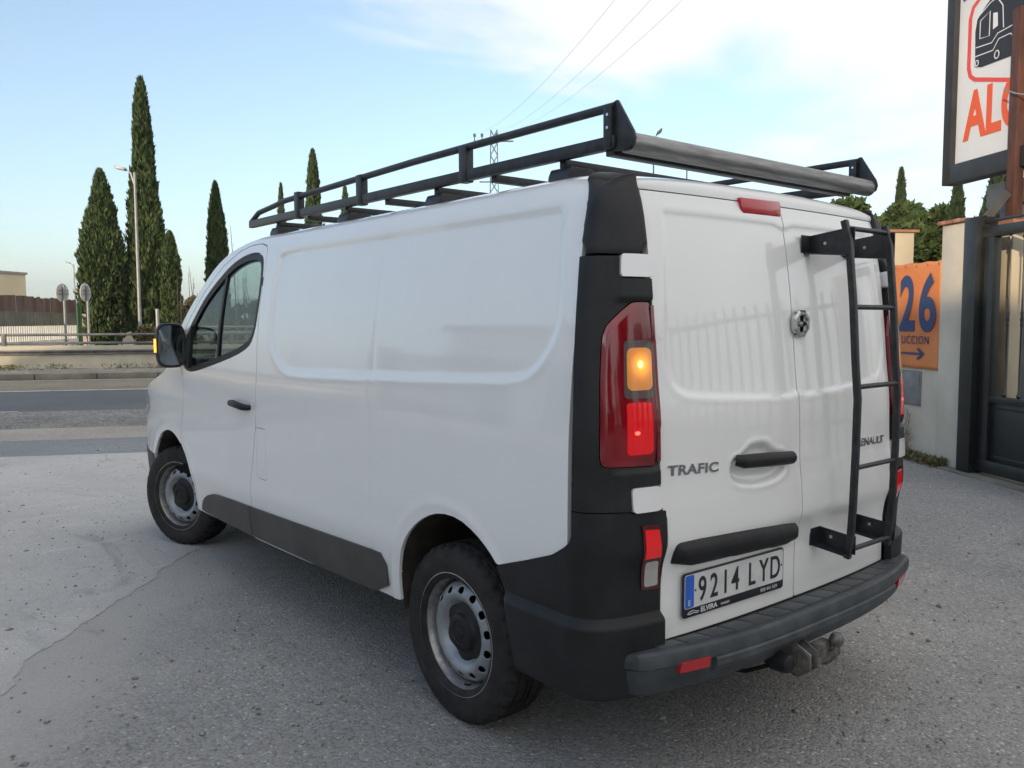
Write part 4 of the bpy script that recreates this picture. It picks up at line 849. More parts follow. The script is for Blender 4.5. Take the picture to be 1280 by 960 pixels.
b = MB(); b.box((-12.1, -6.4, 5.05), (.1, 30, 5.22)); b.build('roof_edge', mat('roof_edge_grey', (.3, .29, .27), .8), bl)
for i in range(6):
    b = MB(); b.box((-12.04, 2+i*4.5, 2.2), (-11.9, 3.6+i*4.5, 3.6)); b.build('window', mat('dark_pane', (.03, .035, .04), .2) if 'dark_pane' not in MATS else MATS['dark_pane'], bl)
_c, _s = math.cos(bl.rotation_euler.z), math.sin(bl.rotation_euler.z); _p = FR(64, -36.7); bl.location = (_p[0]-_s*6.3, _p[1]+_c*6.3, 0)
# ================================================================ distant hills
hm = mottled('hill_scrub', (.12, .12, .08), (.22, .20, .14), .004, .95, 0)
V = []; nx = 90
hs = random.Random(9); phs = [(hs.uniform(0, 6.28), hs.uniform(-.3, .3)) for _ in range(6)]
for i in range(nx):
    a = i/(nx-1); Rr = -6500+a*13000
    h = 165+60*math.sin(Rr*.0011+1.1)+28*math.sin(Rr*.0031+phs[0][0])+13*math.sin(Rr*.0085+phs[1][0])+6*math.sin(Rr*.02)
    h = h*.82+75
    for F_, hz in ((5200, -3), (6000, h*.6), (6900, h+0), (8200, -3)): V.append(FR(F_, Rr*F_/6900, hz))
b = MB(); b.add(V, [(i*4+j, (i+1)*4+j, (i+1)*4+j+1, i*4+j+1) for i in range(nx-1) for j in range(3)]); tag(b.build('hills', hm, smooth=True), kind='structure')
# ================================================================ vegetation
def leafmat(name, c1, c2, c3):
    m = mat(name, c1, .75, spec=.25); t = m.node_tree
    g = t.nodes.new('ShaderNodeNewGeometry'); n_ = noise(t, 1.1, 5, .6)
    f = math_n(t, 'ADD', math_n(t, 'MULTIPLY', g.outputs['Random Per Island'], .45), math_n(t, 'MULTIPLY', n_, .60))
    t.links.new(ramp(t, f, [(.25, c1), (.5, c2), (.85, c3)]), P(m).inputs['Base Color']); return m
cyp = leafmat('cypress_leaf', (.026, .044, .016), (.052, .082, .028), (.10, .125, .048))
cyp2 = leafmat('cypress_leaf_dark', (.016, .028, .014), (.032, .052, .024), (.058, .080, .036))
pinel = leafmat('pine_leaf', (.030, .048, .016), (.055, .085, .028), (.10, .135, .045))
scrub = leafmat('scrub_leaf', (.07, .075, .03), (.13, .12, .05), (.22, .19, .09))
bark = mottled('bark', (.06, .045, .032), (.12, .095, .07), 8, .95, .6, 20)
def leaves(pts, dirs, L, W, rs, flat=.5):
    """one small pointed leaf spray (two triangles) per point"""
    n = len(pts); r = rs.normal(size=(n, 3)); a = dirs/np.linalg.norm(dirs, axis=1, keepdims=True)
    b = np.cross(a, r); b /= np.linalg.norm(b, axis=1, keepdims=True)+1e-9
    l = L*rs.uniform(.6, 1.3, (n, 1)); w = W*rs.uniform(.6, 1.3, (n, 1))
    v = np.stack([pts-a*l*.5, pts+b*w*.5, pts+a*l*.5, pts-b*w*.5], 1).reshape(-1, 3)
    return v, np.arange(4*n).reshape(n, 4)
def cypress(name, F_, px, py_top, wpx, label, m=cyp, n=9000, group='cypress trees', skew=0.0, bulge=.55, seed=1, base_z=0.0, loc=None, h=None, w=None):
    rs = np.random.default_rng(seed); n = int(n*2.2)
    if loc is None:
        Rr = (px-640)/1052.4*F_; loc = FR(F_, Rr, base_z); h = 1.5+(400-py_top)/1052.4*F_-base_z; w = wpx/1052.4*F_
    t = empty(name, loc); tag(t, label, 'tree', group)
    R0_ = w/2*.80
    def prof(u):   # radius against height fraction
        return R0_*np.clip(np.minimum((u/.06)**.5, 1), 0, 1)*np.clip((1-u)/(1-bulge), 0, 1)**.80*(1-.0*u)
    prof_ = lambda u: R0_*np.minimum(1, (u+.03)/.12)**.6*np.where(u < bulge, .92+.08*np.sin(u/bulge*3.1), np.clip((1-u)/(1-bulge), 0, 1)**.52*.92)
    uu = rs.uniform(0, 1, n*3); keep_ = rs.uniform(0, 1, n*3) < (prof_(uu)/R0_+.10); u = uu[keep_][:n]; k = len(u)
    an = rs.uniform(0, 2*math.pi, k)
    lump = 1+.16*np.sin(an*2+u*7+seed*1.7)+.10*np.sin(an*3+u*15+seed)+.09*np.sin(an*7-u*31+seed*2)+.07*np.sin(an*5+u*63)+.05*np.sin(an*11+u*120)
    depth = rs.uniform(.62, 1.06, k)+(rs.uniform(0, 1, k) > .93)*rs.uniform(0, .16, k)
    r = prof_(u)*lump*depth
    pts = np.stack([r*np.cos(an)+skew*u*h, r*np.sin(an), .25+u*(h-.3)], 1)
    dirs = np.stack([np.cos(an)*.35, np.sin(an)*.35, np.ones(k)], 1)+rs.normal(size=(k, 3))*.22
    v, f = leaves(pts, dirs, .020*h+.13, .055+.0045*h, rs)
    # inner mass keeps the crown opaque
    mu, ma = 36, 18; U_, A_ = np.meshgrid(np.linspace(0, .985, mu), np.linspace(0, 2*math.pi, ma, endpoint=False), indexing='ij')
    rr = prof_(U_)*.78*(1+.16*np.sin(A_*2+U_*7+seed*1.7)+.10*np.sin(A_*3+U_*15+seed)+.09*np.sin(A_*7-U_*31+seed*2)+.06*np.sin(A_*5+U_*63))
    cv_ = np.stack([rr*np.cos(A_)+skew*U_*h, rr*np.sin(A_), .3+U_*(h-.5)], -1).reshape(-1, 3)
    cf = np.array([(i*ma+j, i*ma+(j+1) % ma, (i+1)*ma+(j+1) % ma, (i+1)*ma+j) for i in range(mu-1) for j in range(ma)])
    V = np.concatenate([v, cv_]); Fc = np.concatenate([f, cf+len(v)])
    mesh_obj('crown', V, Fc, m, t)
    MB().tube([(0, 0, -.1), (0, 0, h*.25), (skew*h*.5, 0, h*.6)], [.16, .12, .05], 8).build('trunk', bark, t, smooth=True)
    return t
cypress('cypress', 44, 133, 213, 68, 'broad cypress, leftmost of the cypresses beyond the road', seed=1, n=12000, bulge=.35, skew=-.014)
cypress('cypress', 45, 187, 104, 55, 'tallest cypress, standing right behind the street lamp', seed=2, n=14000, bulge=.25, skew=-.010)
cypress('cypress', 43, 217, 288, 30, 'short slim cypress against the right side of the tallest one', seed=3, n=6000, bulge=.6)
cypress('cypress', 50, 275, 228, 36, 'cypress just left of the van cab, above its windscreen pillar', seed=4, n=9000, bulge=.3, skew=-.004)
cypress('cypress', 75, 356, 230, 21, 'small far cypress seen above the front end of the roof rack', seed=5, n=3000, bulge=.4, m=cyp)
cypress('cypress', 66, 396, 190, 34, 'tall cypress seen through the front half of the roof rack', seed=6, n=7000, bulge=.45)
cypress('cypress', 78, 435, 233, 22, 'small far cypress behind the second rack upright', seed=7, n=3000, bulge=.4)
cypress('cypress', 42, 1120, 214, 26, 'slender dark cypress rising above the pines behind the wall', seed=8, n=6000, bulge=.25, m=cyp2)
cypress('cypress', 24, 1190, 222, 27, 'dark cypress below the left corner of the billboard', seed=9, n=8000, bulge=.55, m=cyp2)
cypress('cypress', 20, 1246, 180, 62, 'wide dark cypress behind the billboard legs and the gate', seed=10, n=12000, bulge=.6, m=cyp2)
cypress('cypress', 22, 1310, 170, 50, 'dark cypress at the far right behind the gate', seed=11, n=8000, bulge=.6, m=cyp2)
def broad(name, F_, px, ytop, wpx, label, m, seed, n=9000, base=0.0, ybase=None, cat='tree', group=None, L=.30, W=.16):
    rs = np.random.default_rng(seed); Rr = (px-640)/1052.4*F_; loc = FR(F_, Rr); h = 1.5+(400-ytop)/1052.4*F_; w = wpx/1052.4*F_
    t = empty(name, loc); tag(t, label, cat, group)
    z0 = h*base; nc = 26; cc = []
    for i in range(nc):
        a = rs.uniform(0, 6.28); q = rs.uniform(0, 1)**.5; zf = rs.uniform(.12, .88); rr = w/2*.78*q*(1-.55*max(0, zf-.5)*2*.8)
        cc.append((rr*math.cos(a), rr*math.sin(a), z0+(h-z0)*zf, rs.uniform(.13, .24)*min(w, (h-z0)*1.3)))
    vv = []; ff = []; o_ = 0
    for (x, y, z, r) in cc:
        k = n//nc; d = rs.normal(size=(k, 3)); d /= np.linalg.norm(d, axis=1, keepdims=True); rad = r*rs.uniform(.55, 1.05, (k, 1)); pts = np.array([x, y, z])+d*rad*np.array([1, 1, .85])
        pts[:, 2] = np.minimum(pts[:, 2], h*1.01)
        v, f = leaves(pts, d+rs.normal(size=(k, 3))*.7+np.array([0, 0, .3]), L, W, rs); vv.append(v); ff.append(f+o_); o_ += len(v)
        s_ = 8; A_ = np.linspace(0, 2*math.pi, s_, endpoint=False); B_ = np.linspace(-1.35, 1.35, 6)
        cv_ = np.array([(x+r*.62*math.cos(b)*math.cos(a), y+r*.62*math.cos(b)*math.sin(a), z+r*.55*math.sin(b)) for b in B_ for a in A_]); cf = np.array([(i*s_+j, i*s_+(j+1) % s_, (i+1)*s_+(j+1) % s_, (i+1)*s_+j) for i in range(5) for j in range(s_)])
        vv.append(cv_); ff.append(cf+o_); o_ += len(cv_)
    mesh_obj('crown', np.concatenate(vv), np.concatenate(ff), m, t)
    tb = MB(); tb.tube([(0, 0, -.1), (.05, 0, h*.3), (0, .05, h*.6)], [.05*w+.03, .035*w+.02, .02*w], 8)
    for (x, y, z, r) in cc[:6]: tb.tube([(0, 0, h*.25), (x*.5, y*.5, z*.7), (x, y, z)], [.025*w, .015*w, .006*w], 5)
    tb.build('trunk', bark, t, smooth=True); return t
gpn = 'pines behind the yard wall'
broad('pine_tree', 30, 1058, 240, 125, 'bushy pine behind the rear end of the roof rack', pinel, 21, group=gpn, n=14000)
broad('pine_tree', 27, 1120, 243, 110, 'bushy pine between the van and the gate pillar, under the slender cypress', pinel, 22, group=gpn, n=16000)
broad('pine_tree', 25, 1165, 243, 80, 'rounded pine right behind the orange banner', pinel, 23, group=gpn, n=14000)
broad('pine_tree', 33, 985, 262, 110, 'low pine hidden mostly by the van roof', pinel, 24, group=gpn, n=8000)
broad('pine_tree', 23, 1225, 262, 60, 'dark pine behind the gate leaf', cyp2, 25, group=gpn, n=9000)
broad('pine_tree', 23, 1300, 252, 80, 'pine at the right edge behind the gate', cyp2, 26, group=gpn, n=9000)
gb = 'bushes along the far roadside'
broad('olive_bush', 52, 246, 366, 34, 'olive-green bush in front of the van mirror line, beside the short cypress', scrub, 31, cat='bush', group=gb, n=6000)
broad('bush', 56, 290, 378, 40, 'green bush seen through the cab window', pinel, 32, cat='bush', group=gb, n=5000)
broad('bush', 60, 330, 372, 44, 'green bush behind the cab, right of the one in the window', pinel, 33, cat='bush', group=gb, n=5000)
broad('bush', 43, 153, 310, 12, 'thin dark sapling between the two big cypresses', cyp2, 34, cat='bush', group=gb, n=2500, L=.22)
broad('bush', 36, 184, 404, 30, 'dry brown scrub at the foot of the tallest cypress', scrub, 35, cat='bush', group=gb, n=3500, L=.2, W=.08)
broad('bush', 36, 222, 408, 30, 'dry scrub at the foot of the short cypress', scrub, 36, cat='bush', group=gb, n=3500, L=.2, W=.08)
# bare saplings and reeds
for (F_, px, yt, k, lb) in ((40, 238, 330, 9, 'bare grey reeds beside the olive-green bush'), (34, 297, 282, 1, 'single thin bare twig sticking up left of the roof rack'), (48, 312, 330, 8, 'leafless sapling seen through the cab window')):
    rs = random.Random(px); t = MB(); h = 1.5+(400-yt)/1052.4*F_
    for i in range(k):
        dx, dy = rs.uniform(-.5, .5)*(k > 1), rs.uniform(-.5, .5)*(k > 1); hh = h*(1 if i == 0 else rs.uniform(.55, .95)); lx = rs.uniform(-.8, .8)*(k > 1)+.1
        t.tube([(dx, dy, 0), (dx+lx*.3, dy, hh*.5), (dx+lx, dy+.1, hh)], [.035, .022, .008], 5)
        for j in range(5 if k > 1 else 9):
            u = rs.uniform(.45, .98); a = rs.uniform(0, 6.28); t.tube([(dx+lx*u*u, dy, hh*u), (dx+lx*u*u+.35*math.cos(a)*(1.1-u), dy+.35*math.sin(a)*(1.1-u), hh*u+.4*(1.1-u))], [.01, .005], 4)
    o = t.build('bare_sapling', bark); o.location = FR(F_, (px-640)/1052.4*F_); tag(o, lb, 'plant')

rs_ = np.random.default_rng(15); n = 9000; dd_ = rs_.uniform(-30, 30, n); nn_ = 23.95-np.abs(rs_.normal(0, .35, n)); cl_ = (np.sin(dd_*1.7)+np.sin(dd_*4.1+1)+rs_.normal(0, .8, n)) > .4
pts = np.array([ND(a, b_) for a, b_ in zip(nn_[cl_], dd_[cl_])]); k = len(pts); pts[:, 2] = .16+rs_.uniform(0, .13, k)
v, f = leaves(pts, rs_.normal(size=(k, 3))+np.array([0, 0, .8]), .12, .03, rs_)
tag(mesh_obj('roadside_weeds', v, f, scrub), 'dry weeds and litter along the foot of the barrier wall', 'weeds', kind='stuff')

# ================================================================ lamps, signs, pylon
polem = mottled('pole_steel', (.22, .23, .23), (.30, .31, .31), 3, .5, .1, 40, metal=.4)
darkpole = mat('lamp_dark', (.06, .065, .07), .5)
def street_lamp(F_, px, ytop, arm, label, side=-1, m=polem, r=.085):
    h = 1.5+(400-ytop)/1052.4*F_; t = empty('street_lamp', FR(F_, (px-640)/1052.4*F_), YAW-math.pi/2); tag(t, label, 'street lamp')
    MB().tube([(0, 0, 0), (0, 0, h*.97)], [r, r*.6], 12).build('pole', m, t, smooth=True)
    MB().tube([(0, 0, h*.90), (side*arm*.25, 0, h*.965), (side*arm*.7, 0, h*.995)], [r*.5, r*.45, r*.4], 8).build('arm', m, t, smooth=True)
    b = MB(); b.prism([(side*arm*.55, h*.99), (side*arm*1.25, h*1.008), (side*arm*1.30, h*.998), (side*arm*1.2, h*.988), (side*arm*.6, h*.978)], -.14, .14, 'y'); b.build('lamp_head', m, t, bevel=.01)
    return t
street_lamp(38, 176.5, 210, .66, 'tall grey street lamp in front of the tallest cypress', -1)
street_lamp(85, 97, 326, -.6, 'small distant street lamp behind the two round signs', 1)
street_lamp(42, 815, 168, .30, 'dark street lamp sticking up behind the roof rack', 1, darkpole, .06)
t = MB(); t.tube([(0, 0, 0), (0, 0, 9.3)], .035, 8); o = t.build('thin_mast', darkpole, smooth=True); o.location = FR(42, (856-640)/1052.4*42); tag(o, 'thin mast right of the dark street lamp behind the rack', 'mast')
for px, lb in ((83.5, 'back of the left round road sign on a grey post by the barrier'), (112.5, 'back of the right round road sign, nearer the cypresses')):
    F_ = 28.5; t = empty('road_sign', FR(F_, (px-640)/1052.4*F_), YAW+R(80 if px < 90 else 86)); tag(t, lb, 'road sign', 'round road signs seen from behind')
    MB().tube([(0, 0, 0), (0, 0, 2.72)], .045, 10).build('post', polem, t, smooth=True)
    b = MB(); b.lathe([(.0001, .0), (.30, .0), (.31, .008), (.31, .03), (.0001, .03)], 32, 'x', (.05, 0, 2.48)); b.build('disc', mottled('sign_back', (.40, .40, .40), (.50, .50, .50), 4, .6) if 'sign_back' not in MATS else MATS['sign_back'], t, sharp=30)
    MB().box((.02, -.25, 2.42), (.045, .25, 2.46)).box((.02, -.25, 2.54), (.045, .25, 2.58)).build('bracket', polem, t)
o = MB().tube([(0, 0, 0), (0, 0, 1.95)], .06, 8).build('marker_post', polem, smooth=True); o.location = FR(30, (198.5-640)/1052.4*30); tag(o, 'short grey post behind the rails, just left of the van mirror', 'post')
# second barrier, far carriageway
t = empty('far_guard_rail', FR(36, 0)); tag(t, 'far double guard rail seen past the cab window', 'guard rail')
for z in (1.02, 1.26): MB().tube([tuple(Vector(FR(38, -15.2, z))-Vector(FR(36, 0))), tuple(Vector(FR(40, 20, z))-Vector(FR(36, 0)))], .05, 8).build('pipe_rail', railm, t, smooth=True)
for i in range(12):
    p = Vector(FR(38+.17*i, -15.2+3.2*i))-Vector(FR(36, 0)); MB().tube([tuple(p), (p.x, p.y, 1.28)], .05, 6).build('rail_post', railm, t)
def pylon(F_, px_c, h, label, Rr=None):
    Rr = (px_c-640)/1052.4*F_ if Rr is None else Rr
    t = empty('pylon', FR(F_, Rr), YAW-math.pi/2); tag(t, label, 'pylon'); w0_, w1_ = 1.1, .55; b = MB(); n = 16
    cor = lambda z, i: ((w0_+(w1_-w0_)*z/h)*(1 if i in (0, 1) else -1), (w0_+(w1_-w0_)*z/h)*(1 if i in (0, 3) else -1), z)
    for i in range(4): b.tube([cor(0, i), cor(h, i)], .10, 4)
    for k in range(n):
        z0, z1 = h*k/n, h*(k+1)/n
        for i in range(4): j = (i+1) % 4; b.tube([cor(z0, i), cor(z1, j)], .06, 4); b.tube([cor(z0, j), cor(z1, i)], .06, 4)
    b.build('lattice_tower', mat('pylon_grey', (.07, .07, .075), .6) if 'pylon_grey' not in MATS else MATS['pylon_grey'], t)
    b = MB(); b.box((-3.6, -.15, h-2.0), (3.4, .15, h-1.8)); b.box((-2.6, -.1, h-9.0), (2.6, .1, h-8.8)); b.build('cross_arm', MATS['pylon_grey'], t)
    for x in (-3.4, -2.1, .5, 1.6):
        MB().tube([(x, 0, h-1.8), (x, 0, h-.9)], .10, 6).tube([(x, 0, h-1.1), (x, 0, h-.6)], .24, 8).build('insulator', MATS['pylon_grey'], t)
    return t
pylon(150, 619, 34.6, 'lattice power pylon seen through the roof rack')
pylon(-70, 0, 34.6, 'second power pylon behind the photographer', Rr=28.5)
for i, (p0, xo, y1, lb) in enumerate(((601, -1.2, 775, 'left power line'), (622, 0, 820, 'middle power line'), (635, 1.2, 860, 'right power line'))):
    pts = []
    Ra, Rb = (p0-640)/1052.4*150, (y1-640)/1052.4*62; sl = (Ra-Rb)/88
    for k in range(40):
        F_ = 150-220*k/39; u = k/39; z = 34-4*(34-24.9)/(4*.4*.6)*u*(1-u); pts.append(FR(F_, Rb+sl*(F_-62), z))
    o = MB().tube(pts, .013, 4).build('power_line', polem); tag(o, lb+' running from the far pylon over the road', 'power line')

# ================================================================ right-hand side: wall, pillars, banner, gate, billboard
WD = Vector(FWD)*1.0-Vector(RGT)*.133; WD.normalize(); WN = Vector((-WD.y, WD.x, 0))       # along the wall (away), wall normal
if WN.dot(Vector(CAMP)-Vector(FR(8.6, 4.4))) < 0: WN = -WN
def WP(F_, off=0.0, z=0.0):
    p = Vector(FR(F_, 5.545-.133*F_))+WN*off; return Vector((p.x, p.y, z))
wallr = mottled('stained_render', (.46, .41, .33), (.62, .57, .48), 1.1, .92, .4, 25, detail=10, lo=.3, hi=.62)
creamr = mottled('cream_pillar', (.46, .40, .29), (.54, .47, .35), 1.5, .9, .3, 25)
tilem = mottled('terracotta', (.26, .11, .07), (.40, .20, .13), 6, .85, .3, 40)
def wbox(b, Fa, Fb, o0, o1, z0, z1):
    a, c = WP(Fa), WP(Fb); mid = (a+c)/2+WN*(o0+o1)/2; return b.obox((mid.x, mid.y, (z0+z1)/2), tuple(WD), tuple(WN), (0, 0, 1), (c-a).length/2, abs(o1-o0)/2, (z1-z0)/2)
yw = empty('yard_wall'); tag(yw, 'rendered yard wall carrying the orange banner, right of the van', 'wall')
wbox(MB(), 8.62, 14.0, -.25, 0, -.05, 2.02).build('wall', wallr, yw)
for (Fa, Fb, m_, z, nm, lb) in ((8.225, 8.62, wallr, 2.44, 'gate_pillar', 'greyish rendered pillar with tile cap between banner and gate'), (9.57, 9.95, creamr, 2.47, 'wall_pillar', 'sunlit cream pillar with brick cap rising over the wall behind the van')):
    t = empty(nm); tag(t, lb, 'pillar'); wbox(MB(), Fa, Fb, -.28, .035 if Fa < 9 else -.004, -.05 if Fa < 9 else 2.022, z).build('shaft', m_, t, bevel=.006)
    for i in range(4):
        a = Fa-.03+(Fb-Fa+.06)*i/4; wbox(MB(), a+.004, a+(Fb-Fa+.06)/4-.004, -.33, .08, z+.002, z+.034+.006*(i % 2)).build('cap_tile', tilem, t, bevel=.006)
orange = mottled('banner_orange', (.58, .17, .045), (.70, .24, .075), 1.6, .55, .15, 5, detail=6); navy = mat('banner_navy', (.03, .055, .14), .6)
bn_ = MB(); nw, nh_ = 40, 26; V = []
for i in range(nw+1):
    for j in range(nh_+1):
        F_ = 8.635+1.35*i/nw; z = .975+1.12*j/nh_-.005*math.sin(i*.7)*(1 if j == nh_ else .3)
        q = WP(F_, .018+.006*math.sin(i*.35+j*.15)*math.sin(j*.4), z); V.append(tuple(q))
bn_.add(V, [(i*(nh_+1)+j, (i+1)*(nh_+1)+j, (i+1)*(nh_+1)+j+1, i*(nh_+1)+j+1) for i in range(nw) for j in range(nh_)])
ban = bn_.build('banner', orange, smooth=True, recalc=False); sm = ban.modifiers.new('s', 'SOLIDIFY'); sm.thickness = .003
tag(ban, 'orange banner with the blue number 26 and an arrow, hung on the wall', 'banner')
def WT(F_, z, off=.030): return frame(tuple(WP(F_, off, z)), tuple(-WD), (0, 0, 1))
text_obj('banner_digit', '2', .81, navy, ban, WT(9.325, 1.39), .70, .001, bold=.022)
text_obj('banner_digit', '6', .81, navy, ban, WT(8.985, 1.39), .74, .001, bold=.022)
text_obj('banner_word', 'UCCION', .125, navy, ban, WT(9.27, 1.235), .86, .001, space=1.22)
b = MB(); b.add([tuple(WP(F_, .030, z)) for F_, z in ((9.35, 1.142), (9.35, 1.120), (8.92, 1.120), (8.92, 1.142))], [(0, 1, 2, 3)])
b.add([tuple(WP(F_, .031, z)) for F_, z in ((8.86, 1.131), (8.965, 1.195), (8.995, 1.185), (8.92, 1.131), (8.995, 1.077), (8.965, 1.067))], [(0, 1, 2, 3), (0, 3, 4, 5)])
o = b.build('banner_arrow', navy, ban, recalc=False); sm = o.modifiers.new('s', 'SOLIDIFY'); sm.thickness = .002
for F_ in (8.66, 8.85, 9.04, 9.23, 9.42, 9.61):
    b = MB(); p = WP(F_, .03, 2.065); b.tube([tuple(p), tuple(p+WN*.004)], .012, 10); b.build('eyelet', polem, ban)
bxm = mottled('meter_box', (.16, .16, .16), (.25, .25, .24), 5, .7, .3, 60)
mbx = empty('meter_box'); tag(mbx, 'grey metal meter box door low on the wall under the banner', 'meter box')
wbox(MB(), 8.95, 9.30, 0, .022, .585, .93).build('box_door', bxm, mbx, bevel=.004); wbox(MB(), 8.93, 9.32, 0, .012, .57, .945).build('box_frame', bxm, mbx)
rs = random.Random(12); t = MB()
for i in range(9):
    p = WP(9.1+rs.uniform(-.15, .15), .06, 0); hh = rs.uniform(.3, .55) if i else .62; q = p+Vector((rs.uniform(-.08, .08), rs.uniform(-.08, .08), hh)); t.tube([tuple(p), tuple((p+q)/2+Vector((.02, .02, 0))), tuple(q)], [.006, .005, .002], 4)
    for j in range(5): u = rs.uniform(.3, 1); c = p+(q-p)*u; t.tube([tuple(c), tuple(c+Vector((rs.uniform(-.07, .07), rs.uniform(-.07, .07), rs.uniform(.0, .07))))], [.003, .0015], 3)
tag(t.build('dry_weed', mottled('dry_twig', (.16, .10, .07), (.28, .2, .13), 9, .9, 0)), 'tall leafless weed against the wall beside the van', 'plant')
rs_ = np.random.default_rng(5); n = 1500; F_ = 8.4+1.1*rs_.uniform(0, 1, n); off_ = np.abs(rs_.normal(0, .06, n))+.04
pts = np.array([tuple(WP(a, o_, .0)) for a, o_ in zip(F_, off_)]); pts[:, 2] = rs_.uniform(0, .09, n)
v, f = leaves(pts, rs_.normal(size=(n, 3))+np.array([0, 0, .6]), .07, .012, rs_)
tag(mesh_obj('dry_grass', v, f, MATS['scrub_leaf'] if 'scrub_leaf' in MATS else scrub), 'dry grass and leaf litter at the foot of the wall', 'grass', kind='stuff')
# ---- gate
gatem = mottled('gate_black', (.010, .012, .012), (.020, .022, .022), 6, .35, .1, 200)
gt = empty('iron_gate'); tag(gt, 'black iron gate with turned bars over a solid lower panel', 'gate')
wbox(MB(), 8.02, 8.20, -.12, .10, .0, 2.46).build('gate_post', gatem, gt, bevel=.004)
def gb_(name, Fa, Fb, o0, o1, z0, z1, **k): return wbox(MB(), Fa, Fb, o0, o1, z0, z1).build(name, gatem, gt, bevel=.003, **k)
gb_('top_rail', 4.6, 8.02, -.04, .04, 2.26, 2.36); gb_('cap_rail', 4.6, 8.02, -.02, .02, 2.40, 2.425); gb_('frame_stile', 7.86, 7.98, -.04, .04, .10, 2.26)
gb_('middle_rail', 4.6, 7.86, -.035, .035, .72, .78); gb_('bottom_rail', 4.6, 8.0, -.045, .045, .05, .17)
gb_('lower_panel', 4.6, 7.86, -.008, .008, .17, .72); gb_('panel_moulding', 4.65, 7.80, -.02, .02, .20, .225); gb_('panel_moulding', 4.65, 7.80, -.02, .02, .665, .69)
for i in range(18):
    F_ = 7.70-.175*i; p = WP(F_); b = MB(); prof_ = [(.009, .78), (.022, .80), (.009, .84), (.008, 1.42), (.014, 1.44), (.009, 1.46), (.016, 1.49), (.009, 1.52), (.014, 1.55), (.008, 1.57), (.008, 2.20), (.02, 2.23), (.009, 2.26)]
    b.lathe(prof_, 8, 'z', (p.x, p.y, 0)); b.build('turned_bar', gatem, gt, smooth=True)
gsill = MB(); wbox(gsill, 4.0, 8.4, -.35, .16, -.02, .022); tag(gsill.build('gate_sill', kerbm, bevel=.01), 'long low concrete sill under the gate', 'sill')
# things behind the gate
t = empty('cream_pillar'); tag(t, 'cream pillar seen through the gate bars', 'pillar'); p = Vector(FR(8.15, 8.15*(1261-640)/1052.4)); b = MB(); b.obox((p.x, p.y, 1.2), tuple(WD), tuple(WN), (0, 0, 1), .085, .07, 1.2); b.build('shaft', creamr, t, bevel=.005)
b = MB(); b.obox((p.x, p.y, 2.422), tuple(WD), tuple(WN), (0, 0, 1), .10, .085, .02); b.build('cap_tile', tilem, t)
for (F_, px, w, nm, lb) in ((8.9, 1229, .085, 'black_post', 'dark steel post behind the left part of the gate'), (8.6, 1243, .035, 'black_post', 'dark steel post behind the gate, next to the cream pillar')):
    p = Vector(FR(F_, F_*(px-640)/1052.4)); b = MB(); b.obox((p.x, p.y, 1.25), tuple(WD), tuple(WN), (0, 0, 1), w, w, 1.25); tag(b.build(nm, gatem, bevel=.004), lb, 'post')
# brown post
gsm0 = mottled('brace_grey', (.05, .05, .055), (.08, .08, .08), 3, .6)
brown = mottled('rust_brown_post', (.055, .022, .016), (.105, .042, .026), 3, .6, .2, 60, stretch=(4, 4, 1))
F_ = 8.15; p = Vector(FR(F_, F_*(1260-640)/1052.4)); ps = empty('rusty_post', (p.x, p.y, 0)); tag(ps, 'rust-brown steel post in front of the billboard, behind the gate', 'post')
b = MB(); b.obox((0, 0, 3.43), tuple(WD), tuple(WN), (0, 0, 1), .056, .050, .985); b.build('shaft', brown, ps, bevel=.006)
b = MB(); a = -Vector(RGT); b.obox(tuple(Vector((0, 0, 2.58))+a*.16+WN*.0), tuple((a*.62+Vector((0, 0, -.78))).normalized()), tuple((a*.78+Vector((0, 0, .62))).normalized()), tuple(a.cross(Vector((0, 0, 1)))), .15, .035, .03); b.build('brace', gsm0, ps)
MB().tube([tuple(WD*.085+WN*.085+Vector((0, 0, 3.68))), tuple(-WD*.085+WN*.085+Vector((0, 0, 3.60))), tuple(-WD*.30+WN*.02+Vector((0, 0, 3.52)))], .008, 5).build('tie_wire', polem, ps)
# billboard
bb = empty('billboard'); tag(bb, 'large billboard with orange lettering and a van drawing on black frame', 'billboard')
SO = -.75
def SP(u, z, off=0.0):     # u metres from the board's left edge towards the photographer
    p = SP0-WD*u+WN*off; return Vector((p.x, p.y, z))
F_ = 9.25; SP0 = Vector(FR(F_, F_*(1176-640)/1052.4)); SP0.z = 0
def sbox(u0, u1, z0, z1, o0, o1): b = MB(); m_ = SP((u0+u1)/2, (z0+z1)/2, (o0+o1)/2); return b.obox(tuple(m_), tuple(WD), tuple(WN), (0, 0, 1), (u1-u0)/2, (o1-o0)/2, (z1-z0)/2)
ZB = 2.93
fr_m = mottled('board_frame', (.018, .018, .02), (.03, .03, .032), 4, .5, .1, 50)
bw_m = mottled('board_white', (.60, .61, .62), (.68, .69, .70), .8, .4, .05, 3)
sbox(0, 3.4, ZB+.20, 6.2, -.05, .0).build('panel', bw_m, bb)
sbox(0, .13, ZB, 6.4, -.10, .06).build('frame_bar', fr_m, bb, bevel=.008); sbox(.13, 3.4, ZB, ZB+.20, -.10, .06).build('frame_bar', fr_m, bb, bevel=.008)
sbox(3.4, 3.55, ZB, 6.4, -.10, .06).build('frame_bar', fr_m, bb, bevel=.008); sbox(.13, 3.4, 6.2, 6.4, -.10, .06).build('frame_bar', fr_m, bb, bevel=.008)
gsm = mottled('support_grey', (.07, .08, .09), (.11, .12, .13), 3, .5)
sbox(.45, 3.4, ZB-.30, ZB-.06, -.34, -.14).build('support_beam', gsm, bb, bevel=.01)
for u in (.80, 2.6): sbox(u-.12, u+.12, 0, ZB-.06, -.36, -.12).build('leg', gsm, bb, bevel=.01)
